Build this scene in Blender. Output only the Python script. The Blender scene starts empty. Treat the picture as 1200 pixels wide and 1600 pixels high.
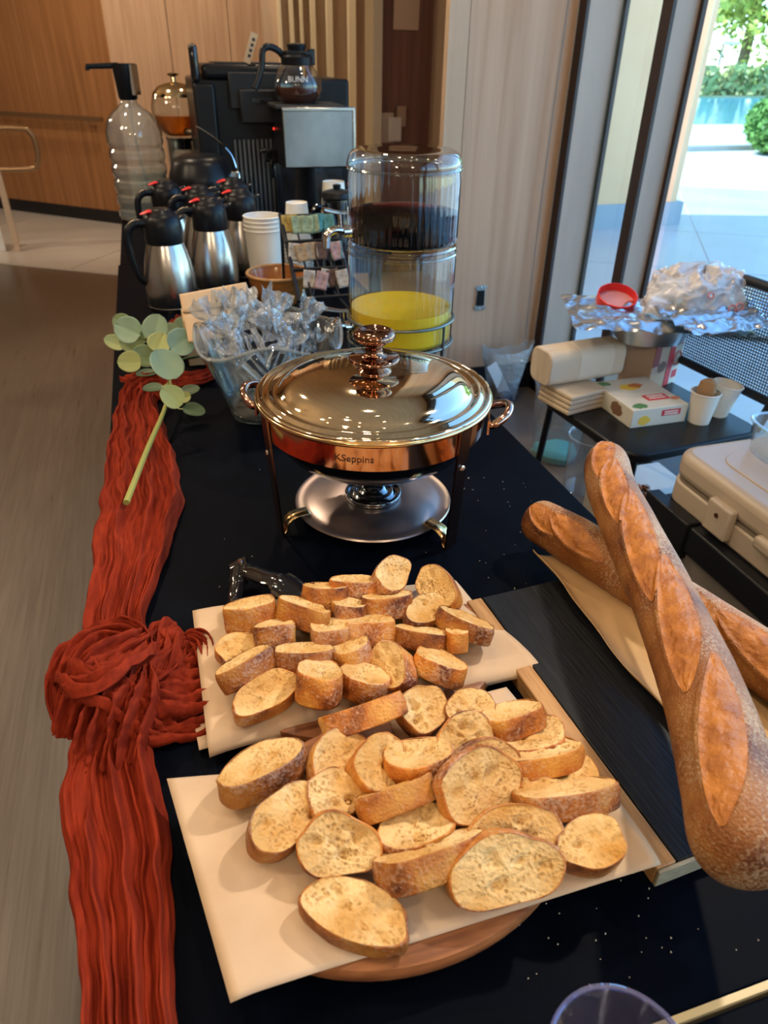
import bpy, bmesh, math, random
from math import pi, sin, cos, sqrt, radians as R
from mathutils import Vector, Matrix, noise as mnoise
S = bpy.context.scene
COL = S.collection
# ------------------------------------------------------------------ camera
cam_d = bpy.data.cameras.new('camera')
cam = bpy.data.objects.new('camera', cam_d); COL.objects.link(cam)
cam_d.sensor_fit = 'VERTICAL'; cam_d.sensor_height = 36.0; cam_d.sensor_width = 27.0
cam_d.lens = 36.0 * 1105.0 / 1600.0
CH = 1.375
_d = Vector((-29, 1716, 1105)).normalized()
_y = Vector((201 - 600, 0, 1105)); _y.y = -(_d.x * _y.x + _d.z * _y.z) / _d.y; _y.normalize()
_z = -_d; _x = _y.cross(_z)
right = Vector((_x.x, _y.x, _z.x)); down = Vector((_x.y, _y.y, _z.y)); fwd = Vector((_x.z, _y.z, _z.z))
mw = Matrix.Identity(4)
for i in range(3):
    mw[i][0] = right[i]; mw[i][1] = -down[i]; mw[i][2] = -fwd[i]
mw[2][3] = CH
cam.matrix_world = mw
cam_d.clip_start = 0.02; cam_d.clip_end = 500
cam_d.dof.use_dof = True; cam_d.dof.focus_distance = 0.88; cam_d.dof.aperture_fstop = 7.5
S.camera = cam
# ------------------------------------------------------------------ world, sun, exposure
W = bpy.data.worlds.new('sky'); S.world = W; W.use_nodes = True
nt = W.node_tree; nt.nodes.clear()
wo = nt.nodes.new('ShaderNodeOutputWorld'); bg = nt.nodes.new('ShaderNodeBackground')
sk = nt.nodes.new('ShaderNodeTexSky'); sk.sky_type = 'NISHITA'; sk.sun_disc = False
sk.sun_elevation = R(46); sk.sun_rotation = R(-107); sk.air_density = 1.0; sk.dust_density = 0.3; sk.ozone_density = 3.0
nt.links.new(sk.outputs[0], bg.inputs[0]); bg.inputs[1].default_value = 0.82
nt.links.new(bg.outputs[0], wo.inputs[0])
sun_d = bpy.data.lights.new('sun', 'SUN'); sun_d.energy = 9.5; sun_d.angle = R(0.6); sun_d.color = (1, .95, .86)
sun = bpy.data.objects.new('sun', sun_d); COL.objects.link(sun)
sun.rotation_euler = Vector((.68, -.2, -.70)).to_track_quat('-Z', 'Y').to_euler()
S.view_settings.view_transform = 'Standard'; S.view_settings.look = 'None'
S.view_settings.exposure = 0.0; S.view_settings.gamma = 1.0; S.view_settings.use_curve_mapping = False
S.cycles.transparent_max_bounces = 24; S.cycles.max_bounces = 8; S.cycles.diffuse_bounces = 3; S.cycles.glossy_bounces = 4
S.cycles.caustics_reflective = False; S.cycles.caustics_refractive = False

# window daylight is sampled through portals at the glazing
for (yy, ww) in ((0.2, 4.2),):
    pd = bpy.data.lights.new('window_portal', 'AREA'); pd.shape = 'RECTANGLE'; pd.size = 2.8; pd.size_y = ww
    pd.cycles.is_portal = True
    po = bpy.data.objects.new('window_portal', pd); COL.objects.link(po)
    po.location = (1.9, yy, 1.5); po.rotation_euler = (0, R(90), 0)

def spot(loc, target, power, col=(1, .80, .57), ang=70, blend=.5, size=.05, parent=None):
    l = bpy.data.lights.new('warm_light', 'SPOT'); l.energy = power; l.color = col
    l.spot_size = R(ang); l.spot_blend = blend; l.shadow_soft_size = size
    o = bpy.data.objects.new('warm_light', l); COL.objects.link(o)
    o.location = loc; o.rotation_euler = (Vector(target) - Vector(loc)).to_track_quat('-Z', 'Y').to_euler()
    return o
# ------------------------------------------------------------------ helpers
random.seed(7)
def link(name, data):
    o = bpy.data.objects.new(name, data); COL.objects.link(o); return o
def tag(o, label=None, cat=None, group=None, kind=None):
    if label: o['label'] = label
    if cat: o['category'] = cat
    if group: o['group'] = group
    if kind: o['kind'] = kind
    return o
def thing(name, label, cat, loc=(0, 0, 0), rotz=0, group=None):
    o = link(name, None); o.location = loc; o.rotation_euler = (0, 0, rotz); o.empty_display_size = .05
    return tag(o, label, cat, group)
def obj(name, VF, mat, parent=None, smooth=True, bev=0, seg=2, sub=0, solid=0, recentre=False, kind=None, label=None):
    V, F = VF[0], VF[1]
    loc = None
    if recentre:
        n = len(V); cx = sum(v[0] for v in V) / n; cy = sum(v[1] for v in V) / n; cz = min(v[2] for v in V)
        loc = (cx, cy, cz); V = [(v[0] - cx, v[1] - cy, v[2] - cz) for v in V]
    me = bpy.data.meshes.new(name); me.from_pydata([tuple(v) for v in V], [], F)
    mats = mat if isinstance(mat, (list, tuple)) else [mat]
    for m in mats: me.materials.append(m)
    if len(VF) > 2 and VF[2]:
        me.polygons.foreach_set('material_index', VF[2])
    me.validate(); me.update()
    bm = bmesh.new(); bm.from_mesh(me); bmesh.ops.recalc_face_normals(bm, faces=bm.faces); bm.to_mesh(me); bm.free()
    if smooth:
        me.polygons.foreach_set('use_smooth', [True] * len(me.polygons))
        if smooth != 'full': me.set_sharp_from_angle(angle=R(38))
    o = link(name, me)
    if loc: o.location = loc
    if parent: o.parent = parent
    if bev:
        b = o.modifiers.new('bevel', 'BEVEL'); b.width = bev; b.segments = seg; b.limit_method = 'ANGLE'; b.angle_limit = R(40)
        b.harden_normals = False
    if solid:
        s = o.modifiers.new('solid', 'SOLIDIFY'); s.thickness = solid; s.offset = 0
    if sub:
        s = o.modifiers.new('sub', 'SUBSURF'); s.levels = sub; s.render_levels = sub
    if kind: o['kind'] = kind
    if label: o['label'] = label
    return o
def struct(name, VF, mat, label=None, **k):
    o = obj(name, VF, mat, recentre=True, **k); o['kind'] = 'structure'
    if label: o['label'] = label
    return o
def add(*parts):
    V, F = [], []
    for p in parts:
        n = len(V); V += list(p[0]); F += [tuple(i + n for i in f) for f in p[1]]
    return V, F
def box(x0, x1, y0, y1, z0, z1):
    V = [(x, y, z) for z in (z0, z1) for y in (y0, y1) for x in (x0, x1)]
    return V, [(0, 2, 3, 1), (4, 5, 7, 6), (0, 1, 5, 4), (2, 6, 7, 3), (0, 4, 6, 2), (1, 3, 7, 5)]
def cbox(cx, cy, cz, sx, sy, sz): return box(cx - sx / 2, cx + sx / 2, cy - sy / 2, cy + sy / 2, cz - sz / 2, cz + sz / 2)
def xf(VF, M): return ([M @ Vector(v) for v in VF[0]], VF[1])
def mv(VF, x=0, y=0, z=0): return ([(v[0] + x, v[1] + y, v[2] + z) for v in VF[0]], VF[1])
def rz(VF, a): return xf(VF, Matrix.Rotation(a, 4, 'Z'))
def lathe(prof, n=32, flute=None, cx=0, cy=0):
    V, F, rows = [], [], []
    for (r, z) in prof:
        if r < 1e-6:
            rows.append([len(V)]); V.append((cx, cy, z))
        else:
            row = []
            for i in range(n):
                a = 2 * pi * i / n; rr = r + (flute(a, z) if flute else 0)
                row.append(len(V)); V.append((cx + rr * cos(a), cy + rr * sin(a), z))
            rows.append(row)
    for a, b in zip(rows, rows[1:]):
        if len(a) == 1 and len(b) == 1: continue
        for i in range(n):
            j = (i + 1) % n
            if len(a) == 1: F.append((a[0], b[i], b[j]))
            elif len(b) == 1: F.append((a[i], a[j], b[0]))
            else: F.append((a[i], a[j], b[j], b[i]))
    return V, F
def cr(pts, n=8, closed=False):
    """Catmull-Rom through points"""
    P = [Vector(p) for p in pts]; out = []
    m = len(P)
    rng = range(m if closed else m - 1)
    for i in rng:
        if closed: p0, p1, p2, p3 = P[i - 1], P[i], P[(i + 1) % m], P[(i + 2) % m]
        else: p0, p1, p2, p3 = P[max(i - 1, 0)], P[i], P[i + 1], P[min(i + 2, m - 1)]
        for k in range(n):
            t = k / n
            out.append(.5 * ((2 * p1) + (p2 - p0) * t + (2 * p0 - 5 * p1 + 4 * p2 - p3) * t * t + (3 * p1 - p0 - 3 * p2 + p3) * t ** 3))
    if not closed: out.append(P[-1])
    return out
def frames(P, closed=False, up=None):
    n = len(P); T = []
    for i in range(n):
        if closed: t = P[(i + 1) % n] - P[i - 1]
        else: t = P[min(i + 1, n - 1)] - P[max(i - 1, 0)]
        T.append(t.normalized())
    u = Vector(up) if up else (Vector((0, 0, 1)) if abs(T[0].z) < .9 else Vector((1, 0, 0)))
    u = (u - T[0] * u.dot(T[0])).normalized(); out = []
    for t in T:
        u = (u - t * u.dot(t)).normalized(); out.append((t, u, t.cross(u)))
    return out
def tube(pts, r, n=8, closed=False, flat=1.0, up=None):
    P = [Vector(p) for p in pts]; fr = frames(P, closed, up); V, F = [], []
    m = len(P)
    for i, (p, (t, u, w)) in enumerate(zip(P, fr)):
        rr = r[i] if isinstance(r, (list, tuple)) else r
        for k in range(n):
            a = 2 * pi * k / n; V.append(p + u * (rr * flat * cos(a)) + w * (rr * sin(a)))
    for i in range(m if closed else m - 1):
        for k in range(n):
            a, b = i * n + k, i * n + (k + 1) % n; c, d = ((i + 1) % m) * n + (k + 1) % n, ((i + 1) % m) * n + k
            F.append((a, b, c, d))
    if not closed:
        F.append(tuple(range(n - 1, -1, -1))); F.append(tuple(range((m - 1) * n, m * n)))
    return V, F
def ring(cx, cy, z, rad, r, n=40, m=8, ang=(0, 2 * pi)):
    full = abs(ang[1] - ang[0] - 2 * pi) < 1e-6
    k = n if full else n + 1
    return tube([(cx + rad * cos(ang[0] + (ang[1] - ang[0]) * i / n), cy + rad * sin(ang[0] + (ang[1] - ang[0]) * i / n), z) for i in range(k)], r, m, closed=full)
def grid(fn, nu, nv, flip=False):
    V = [fn(i / nu, j / nv) for j in range(nv + 1) for i in range(nu + 1)]
    F = []
    for j in range(nv):
        for i in range(nu):
            a = j * (nu + 1) + i; f = (a, a + 1, a + nu + 2, a + nu + 1); F.append(f[::-1] if flip else f)
    return V, F
def prism(poly, z0, z1):
    n = len(poly); V = [(x, y, z0) for x, y in poly] + [(x, y, z1) for x, y in poly]
    return V, [tuple(range(n - 1, -1, -1)), tuple(range(n, 2 * n))] + [(i, (i + 1) % n, n + (i + 1) % n, n + i) for i in range(n)]
def rrect(w, h, r, n=5, cx=0, cy=0):
    out = []
    for (sx, sy, a0) in ((1, 1, 0), (-1, 1, 90), (-1, -1, 180), (1, -1, 270)):
        for k in range(n + 1):
            a = R(a0 + 90 * k / n); out.append((cx + sx * (w / 2 - r) + r * cos(a), cy + sy * (h / 2 - r) + r * sin(a)))
    return out
def nz(x, y, z=0.0, s=1.0): return mnoise.noise(Vector((x * s, y * s, z * s)))
def copy_thing(root, loc, rotz=0, label=None, group=None, scale=None):
    r = root.copy(); COL.objects.link(r); r.location = loc; r.rotation_euler = (0, 0, rotz)
    if scale: r.scale = scale
    if label: r['label'] = label
    if group: r['group'] = group
    for ch in list(root.children):
        c = ch.copy(); COL.objects.link(c); c.parent = r
        for g in list(ch.children):
            d = g.copy(); COL.objects.link(d); d.parent = c
    return r
def text_vf(s, size, extrude=.0004):
    cu = bpy.data.curves.new('lettering', 'FONT'); cu.body = s; cu.size = size; cu.extrude = extrude; cu.resolution_u = 2
    cu.align_x = 'CENTER'; cu.align_y = 'CENTER'
    o = link('lettering_tmp', cu); dg = bpy.context.evaluated_depsgraph_get(); me = o.evaluated_get(dg).to_mesh()
    V = [tuple(v.co) for v in me.vertices]; F = [tuple(p.vertices) for p in me.polygons]
    bpy.data.objects.remove(o); bpy.data.curves.remove(cu)
    return V, F
# ------------------------------------------------------------------ materials
def mat(name, col, rough=.5, metal=0, col2=None, scale=8, stretch=(1, 1, 1), detail=4, bump=0, bscale=None, spec=.5,
        trans=0, ior=1.45, coat=0, sss=0, emis=None, estr=0, ramp=(.35, .65), dist=0, sheen=0, rvar=0, coords='Object', aniso=0):
    m = bpy.data.materials.new(name); m.use_nodes = True; nt = m.node_tree; b = nt.nodes['Principled BSDF']
    b.inputs['Base Color'].default_value = (*col, 1); b.inputs['Roughness'].default_value = rough; b.inputs['Metallic'].default_value = metal
    b.inputs['Specular IOR Level'].default_value = spec; b.inputs['IOR'].default_value = ior
    b.inputs['Transmission Weight'].default_value = trans; b.inputs['Coat Weight'].default_value = coat
    if sss:
        b.inputs['Subsurface Weight'].default_value = sss; b.inputs['Subsurface Radius'].default_value = (.02, .01, .004); b.inputs['Subsurface Scale'].default_value = .5
    if sheen: b.inputs['Sheen Weight'].default_value = sheen
    if emis: b.inputs['Emission Color'].default_value = (*emis, 1); b.inputs['Emission Strength'].default_value = estr
    if col2 or bump or rvar:
        tc = nt.nodes.new('ShaderNodeTexCoord'); mp = nt.nodes.new('ShaderNodeMapping'); mp.inputs['Scale'].default_value = stretch
        nt.links.new(tc.outputs[coords], mp.inputs[0])
        n = nt.nodes.new('ShaderNodeTexNoise'); n.inputs['Scale'].default_value = scale; n.inputs['Detail'].default_value = detail
        n.inputs['Distortion'].default_value = dist
        nt.links.new(mp.outputs[0], n.inputs['Vector'])
        if col2:
            r = nt.nodes.new('ShaderNodeValToRGB'); r.color_ramp.elements[0].position = ramp[0]; r.color_ramp.elements[1].position = ramp[1]
            r.color_ramp.elements[0].color = (*col, 1); r.color_ramp.elements[1].color = (*col2, 1)
            nt.links.new(n.outputs['Fac'], r.inputs[0]); nt.links.new(r.outputs[0], b.inputs['Base Color'])
        if rvar:
            mr = nt.nodes.new('ShaderNodeMapRange'); mr.inputs['To Min'].default_value = rough - rvar; mr.inputs['To Max'].default_value = rough + rvar
            nt.links.new(n.outputs['Fac'], mr.inputs['Value']); nt.links.new(mr.outputs[0], b.inputs['Roughness'])
        if bump:
            n2 = n
            if bscale:
                n2 = nt.nodes.new('ShaderNodeTexNoise'); n2.inputs['Scale'].default_value = bscale; n2.inputs['Detail'].default_value = 5
                nt.links.new(mp.outputs[0], n2.inputs['Vector'])
            bp = nt.nodes.new('ShaderNodeBump'); bp.inputs['Strength'].default_value = bump; bp.inputs['Distance'].default_value = .004
            nt.links.new(n2.outputs['Fac'], bp.inputs['Height']); nt.links.new(bp.outputs[0], b.inputs['Normal'])
    return m
def glassy(name, tint=(1, 1, 1), refl=1.0, rough=.02, haze=0, hazecol=(1, 1, 1), bump=0, bscale=40):
    """thin clear sheet: transparent body with fresnel reflection, optional milky share"""
    m = bpy.data.materials.new(name); m.use_nodes = True; nt = m.node_tree; nt.nodes.clear()
    o = nt.nodes.new('ShaderNodeOutputMaterial'); t = nt.nodes.new('ShaderNodeBsdfTransparent'); t.inputs[0].default_value = (*tint, 1)
    g = nt.nodes.new('ShaderNodeBsdfGlossy'); g.inputs['Roughness'].default_value = rough
    lw = nt.nodes.new('ShaderNodeFresnel'); ge = nt.nodes.new('ShaderNodeNewGeometry'); bi = nt.nodes.new('ShaderNodeMapRange')
    bi.inputs['To Min'].default_value = 1.5; bi.inputs['To Max'].default_value = 1 / 1.5      # a thin sheet reflects alike from both sides
    nt.links.new(ge.outputs['Backfacing'], bi.inputs['Value']); nt.links.new(bi.outputs[0], lw.inputs['IOR'])
    mu = nt.nodes.new('ShaderNodeMath'); mu.operation = 'MULTIPLY'; mu.inputs[1].default_value = refl; mu.use_clamp = True
    nt.links.new(lw.outputs[0], mu.inputs[0])
    mx = nt.nodes.new('ShaderNodeMixShader'); nt.links.new(mu.outputs[0], mx.inputs[0])
    body = t
    if haze:
        d = nt.nodes.new('ShaderNodeBsdfDiffuse'); d.inputs[0].default_value = (*hazecol, 1)
        hm = nt.nodes.new('ShaderNodeMixShader'); hm.inputs[0].default_value = haze
        nt.links.new(t.outputs[0], hm.inputs[1]); nt.links.new(d.outputs[0], hm.inputs[2]); body = hm
    nt.links.new(body.outputs[0], mx.inputs[1]); nt.links.new(g.outputs[0], mx.inputs[2])
    if bump:
        tc = nt.nodes.new('ShaderNodeTexCoord'); n = nt.nodes.new('ShaderNodeTexNoise'); n.inputs['Scale'].default_value = bscale; n.inputs['Detail'].default_value = 3
        nt.links.new(tc.outputs['Object'], n.inputs['Vector'])
        bp = nt.nodes.new('ShaderNodeBump'); bp.inputs['Strength'].default_value = bump; bp.inputs['Distance'].default_value = .01
        nt.links.new(n.outputs['Fac'], bp.inputs['Height']); nt.links.new(bp.outputs[0], g.inputs['Normal']); nt.links.new(bp.outputs[0], lw.inputs['Normal'])
    nt.links.new(mx.outputs[0], o.inputs[0])
    return m
TZ = .75
M = {}
M['black'] = mat('black_table', (.0008, .0016, .0042), .48, col2=(.0014, .0026, .0065), scale=30, bump=.05, bscale=300, rvar=.05, spec=.03)
M['blackplastic'] = mat('black_plastic', (.007, .008, .011), .32, spec=.28)
M['blackgloss'] = mat('black_gloss', (.006, .006, .008), .10, coat=.5)
M['blackmatte'] = mat('black_matte', (.02, .021, .024), .6)
M['darkgrey'] = mat('dark_grey_plastic', (.016, .018, .023), .45, spec=.3)
M['steel'] = mat('brushed_steel', (.62, .60, .57), .26, 1, col2=(.50, .48, .46), scale=40, stretch=(60, 60, .5), ramp=(.3, .7))
M['steelplate'] = mat('scratched_steel', (.26, .26, .26), .32, 1, col2=(.44, .44, .44), scale=9, stretch=(1, 1, .6), ramp=(.3, .75), rvar=.08)
M['chrome'] = mat('chrome', (.72, .72, .72), .10, 1)
M['mirror_lid'] = mat('polished_gold_steel', (.86, .74, .56), .05, 1, rvar=.025, scale=30)
M['copper'] = mat('copper_steel', (.52, .30, .22), .10, 1)
M['bronze'] = mat('bronze_knob', (.30, .15, .10), .08, 1)
M['copperplate'] = mat('brushed_copper_plate', (.40, .32, .30), .33, 1)
M['brass'] = mat('brass', (.70, .50, .26), .2, 1)
M['darksteel'] = mat('dark_steel', (.20, .22, .25), .14, 1)
M['glass'] = glassy('clear_glass', (.96, .985, .98), 1.4, .02)
M['glassr'] = glassy('ribbed_glass', (.95, .98, .97), 2.2, .03, haze=.006)
M['plastic_clear'] = glassy('clear_plastic', (.92, .96, .97), 2.4, .06, haze=.08)
M['wrap'] = glassy('crinkled_wrap', (.86, .90, .93), 2.6, .10, haze=.24, hazecol=(.80, .84, .90), bump=1.0, bscale=90)
M['bagplastic'] = glassy('bag_film', (.9, .92, .93), 2.0, .16, haze=.6, hazecol=(.90, .86, .87), bump=.6, bscale=30)
M['pane'] = glassy('window_pane', (.82, .965, 1.0), 1.0, .0)
M['juice'] = mat('orange_juice', (.95, .62, .02), .25, sss=.2)
M['white'] = mat('white_paper_cup', (.86, .84, .79), .55, col2=(.80, .77, .71), scale=5)
M['redplastic'] = mat('red_plastic', (.75, .03, .03), .3)
M['kraft'] = mat('kraft_parchment', (.62, .46, .32), .7, col2=(.55, .39, .26), scale=14, bump=.10, bscale=60, spec=.2)
M['kraftpack'] = mat('kraft_towel', (.66, .54, .40), .85, col2=(.60, .48, .35), scale=10, bump=.2, bscale=120)
M['acacia'] = mat('acacia_wood', (.40, .155, .055), .40, col2=(.17, .058, .022), scale=9, stretch=(1.5, 14, 8), ramp=(.3, .7), bump=.05)
M['palewood'] = mat('pale_wood', (.52, .29, .115), .5, col2=(.33, .165, .06), scale=14, stretch=(14, 1.2, 8), ramp=(.3, .7))
M['greywood'] = mat('end_grain_wood', (.36, .33, .24), .6, col2=(.25, .22, .15), scale=30, stretch=(2, 6, 14))
M['slate'] = mat('black_stained_wood', (.005, .006, .008), .40, col2=(.011, .012, .015), scale=9, stretch=(40, 1.6, 4), ramp=(.3, .7), bump=.25, rvar=.08, spec=.25)
M['foil'] = mat('foil', (.66, .67, .68), .24, 1, bump=.5, bscale=28, scale=20)
def wood(name, c1, c2, sc=3, stretch=(9, 9, .35), rough=.45):
    return mat(name, c1, rough, col2=c2, scale=sc, stretch=stretch, ramp=(.3, .7), detail=6, dist=.6, spec=.35)
M['wall_wood'] = wood('wood_panel', (.48, .31, .205), (.64, .45, .325), 2.2)
M['wall_wood_dark'] = wood('wood_panel_warm', (.28, .125, .05), (.42, .20, .085))
M['wall_wood_mid'] = wood('wood_panel_mid', (.46, .28, .175), (.60, .40, .27))
M['wall_red'] = wood('wood_panel_red', (.17, .075, .05), (.27, .125, .085))
M['trimwood'] = wood('wood_trim', (.50, .36, .25), (.60, .45, .33))
# ================================================================== the room
XW, YW = 1.68, 2.957
M['floor'] = mat('wood_look_floor', (.110, .086, .067), .30, col2=(.155, .124, .100), scale=5, stretch=(26, .8, 1), ramp=(.3, .7), detail=6, rvar=.06, bump=.04)
M['tile'] = mat('stone_tile', (.50, .47, .45), .30, col2=(.58, .55, .52), scale=1.6, ramp=(.3, .7), rvar=.05)
M['grout'] = mat('pale_grout', (.68, .60, .52), .7)
M['ceilwood'] = wood('wood_ceiling', (.62, .46, .29), (.74, .57, .38), 2.5, (6, .4, 6), .6)
M['base'] = mat('black_baseboard', (.010, .010, .014), .45)
M['mullion'] = mat('grey_bronze_mullion', (.44, .345, .285), .5, 0.0, col2=(.50, .40, .33), scale=4, stretch=(3, 3, .4))
M['mulldark'] = mat('dark_frame_and_shade', (.045, .032, .032), .4, .3)  # frame bronze, also the painted shade on the mullions' inner faces
struct('floor', box(-6.2, 1.86, -4.2, 12.2, -.12, 0), M['floor'])
# pale stone tiles beyond the wood-look strip, laid on the diagonal with the far wall
fl = bpy.data.objects['floor']
d45 = Vector((.841, -.541)); n45 = Vector((.541, .841))       # along / across the tile edge
o45 = Vector((-1.178, 6.19))
TS = 1.55
bed = [o45 + d45 * a + n45 * b for a, b in ((-4.2, 0), (5.6, 0), (5.6, 6.0), (-4.2, 6.0))]
bedo = obj('tile_bed', prism([(p.x, p.y) for p in bed], .0, .004), M['grout'], recentre=True); bedo['kind'] = 'structure'
bedo.name = 'floor_tile_bed'
for i in range(-3, 4):
    for j in range(4):
        c = o45 + d45 * (i * TS + .62) + n45 * (j * TS)
        q = [c + d45 * a + n45 * b for a, b in ((.008, .008), (TS - .008, .008), (TS - .008, TS - .008), (.008, TS - .008))]
        t = obj('tile', prism([(p.x - bedo.location.x, p.y - bedo.location.y) for p in q], .001, .010), M['tile'], parent=bedo)
struct('ceiling', box(-6.2, 1.86, -4.2, 12.2, 3.1, 3.42), M['ceilwood'])
struct('wall_left', box(-6.3, -6.2, -4.2, 12.2, 0, 3.1), M['wall_wood_mid'])
struct('wall_behind', box(-6.2, 1.86, -4.3, -4.2, 0, 3.1), M['wall_wood'])
struct('wall_end', box(-6.2, 3.2, 12.2, 12.3, 0, 3.1), M['wall_wood'])
struct('wall_outer', box(1.905, 1.95, 3.12, 12.2, 0, 3.42), M['trimwood'])
# diagonal panelled wall far left, with handrail
def wallseg(name, p, q, th, z0, z1, m, parent=None):
    p, q = Vector(p), Vector(q); d = (q - p).normalized(); n = Vector((-d.y, d.x)) * th
    poly = [(p.x, p.y), (q.x, q.y), (q.x + n.x, q.y + n.y), (p.x + n.x, p.y + n.y)]
    return struct(name, prism(poly, z0, z1), m) if not parent else obj(name, prism(poly, z0, z1), m, parent)
wa, wb = Vector((-4.2, 11.05)), Vector((-.155, 7.36))
wallseg('wall_diagonal', wa, wb, .12, .12, 3.1, M['wall_wood_dark'])
wallseg('baseboard_diagonal', wa, wb + (wb - wa).normalized() * .0, .125, 0, .125, M['base'])
# lighter panels to its right: seven upright panels with fine joints
pw = struct('wall_back', box(-.155, 1.35, 7.40, 7.5, .0, 3.1), M['base'])
NP = 3
for i in range(NP):
    x0 = -.155 + i * (1.505 / NP); x1 = x0 + 1.505 / NP - .006
    obj('panel', mv(box(x0, x1, 7.36, 7.40, .11, 3.1), -pw.location.x, -pw.location.y, -pw.location.z), M['wall_wood_mid'], pw)
# fluted screen: tan boards with cream fins
sc = struct('wall_screen', box(1.02, 2.2, 6.55, 6.65, 0, 3.1), mat('tan_board', (.50, .36, .26), .5, col2=(.56, .41, .30), scale=6, stretch=(4, 4, .5)))
M['fin'] = mat('cream_fin', (.78, .66, .46), .45)
for (px, w) in ((1.135, .02), (1.225, .025), (1.30, .02), (1.39, .035), (1.52, .045), (1.70, .055), (1.93, .05)):
    f = obj('fin', mv(box(px - w / 2, px + w / 2, 6.47, 6.55, 0, 3.1), -sc.location.x, -sc.location.y, 0), M['fin'], sc)
# dark red-brown panelled recess behind the near wall end
struct('wall_recess', box(1.545, 2.4, 5.2, 5.32, 0, 3.1), M['wall_red'])
struct('trim_1', box(1.485, 1.545, 5.14, 5.34, 0, 3.1), M['fin'])
# near wall end beside the windows
struct('wall_near_end', prism([(1.228, YW), (XW + .11, YW), (XW + .11, YW + .16), (1.75, YW + .16), (1.70, YW + .03), (1.228, YW + .03)], .13, 3.1), M['wall_wood'])
struct('trim_2', box(1.14, 1.220, YW - .012, YW + .03, .0, 3.1), M['trimwood'])
struct('baseboard_near_end', box(1.22, XW + .04, YW - .006, YW + .03, 0, .13), M['base'])
# ------------------------------------------------------------------ window wall (x = XW)
def mullion(y0, y1, x1=XW + .165):
    a = box(XW + .001, x1, y0, y1, .10, 2.9)
    o = struct('trim_mullion', a, M['mullion'])
    obj('shaded_edge', mv(box(XW - .012, XW + .001, y0 - .001, y1 + .001, .0, 2.9), -o.location.x, -o.location.y, -o.location.z), M['mulldark'], o)  # dark colour stands for the shade on this inner face
    obj('gasket', mv(box(x1 - .02, x1 - .004, y0 - .018, y0, .1, 2.9), -o.location.x, -o.location.y, -o.location.z), M['mulldark'], o)
    return o
mullion(2.895, 2.99); mullion(2.365, 2.42, XW + .108)
for y in (.35, -1.4, -3.1): mullion(y, y + .055, XW + .145)
struct('trim_sill', box(XW - .012, XW + .17, -4.2, 2.96, 0, .10), M['mulldark'])
struct('trim_header', box(XW - .012, XW + .18, -4.2, 2.96, 2.9, 3.1), M['mulldark'])
ys = [2.895, 2.42, 2.365, .405, .35, -1.345, -1.4, -3.045, -3.1, -4.2]
for k in range(0, len(ys), 2):
    w = struct('window_%d' % (k // 2 + 1), box(XW + .138, XW + .146, ys[k + 1], ys[k], .10, 2.9), M['pane'], smooth=False)
# thin pull cord with bead loop hanging by the corner
tag(obj('blind_cord', add(tube(cr([(1.655, YW - .025, 2.85), (1.655, YW - .025, 1.2), (1.652, YW - .025, .35), (1.64, YW - .026, .19), (1.625, YW - .027, .17), (1.612, YW - .026, .2), (1.602, YW - .025, .45), (1.604, YW - .025, 1.3), (1.64, YW - .025, 2.85)], 8), .0028, 6),),
    mat('grey_cord', (.30, .27, .26), .5), recentre=True), 'thin grey blind cord looped beside the dark window corner', 'cord')
# ------------------------------------------------------------------ outside
struct('ground_pavement', box(1.86, 30, -20, 16.8, -.15, -.03), mat('concrete', (.62, .61, .58), .8, col2=(.68, .67, .64), scale=2.2))
struct('ground_shore', box(1.86, 60, 16.8, 19.0, -.5, -.1), mat('pale_shore', (.60, .58, .52), .9))
struct('lake_water', box(-20, 120, 19.0, 40, -.6, -.35), mat('lake', (.05, .30, .42), .12, col2=(.07, .36, .48), scale=.5, bump=.05, bscale=3))
struct('ground_far', box(-20, 160, 40, 140, -.6, -.25), mat('dry_grass', (.45, .40, .22), .9, col2=(.30, .36, .12), scale=.4))
tag(obj('kerb', box(2.2, 30, 12.4, 12.62, -.03, .06), mat('kerb_concrete', (.42, .42, .40), .9), recentre=True), 'low grey concrete kerb across the sunlit paving outside', 'kerb')
ew = struct('wall_exterior', box(1.98, 4.93, 6.33, 6.9, .22, 3.4), mat('tan_stucco', (.95, .56, .30), .9, col2=(.90, .52, .27), scale=3, bump=.2, bscale=120))
struct('trim_exterior_base', box(1.98, 5.0, 6.30, 6.95, -.05, .22), mat('grey_plinth', (.36, .40, .42), .9))
def leaves(n, cfun, size, seed, jitter=1.0):
    rnd = random.Random(seed); V, F = [], []
    for i in range(n):
        c = Vector(cfun(rnd)); s = size * rnd.uniform(.6, 1.3)
        a = Vector((rnd.gauss(0, 1), rnd.gauss(0, 1), rnd.gauss(0, 1))).normalized(); b = a.orthogonal().normalized(); b = (b + a.cross(b) * rnd.uniform(-1, 1)).normalized()
        k = len(V); V += [c - a * s, c + b * s * .5, c + a * s, c - b * s * .5 + a.cross(b) * s * .2]; F.append((k, k + 1, k + 2, k + 3))
    return V, F
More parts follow.
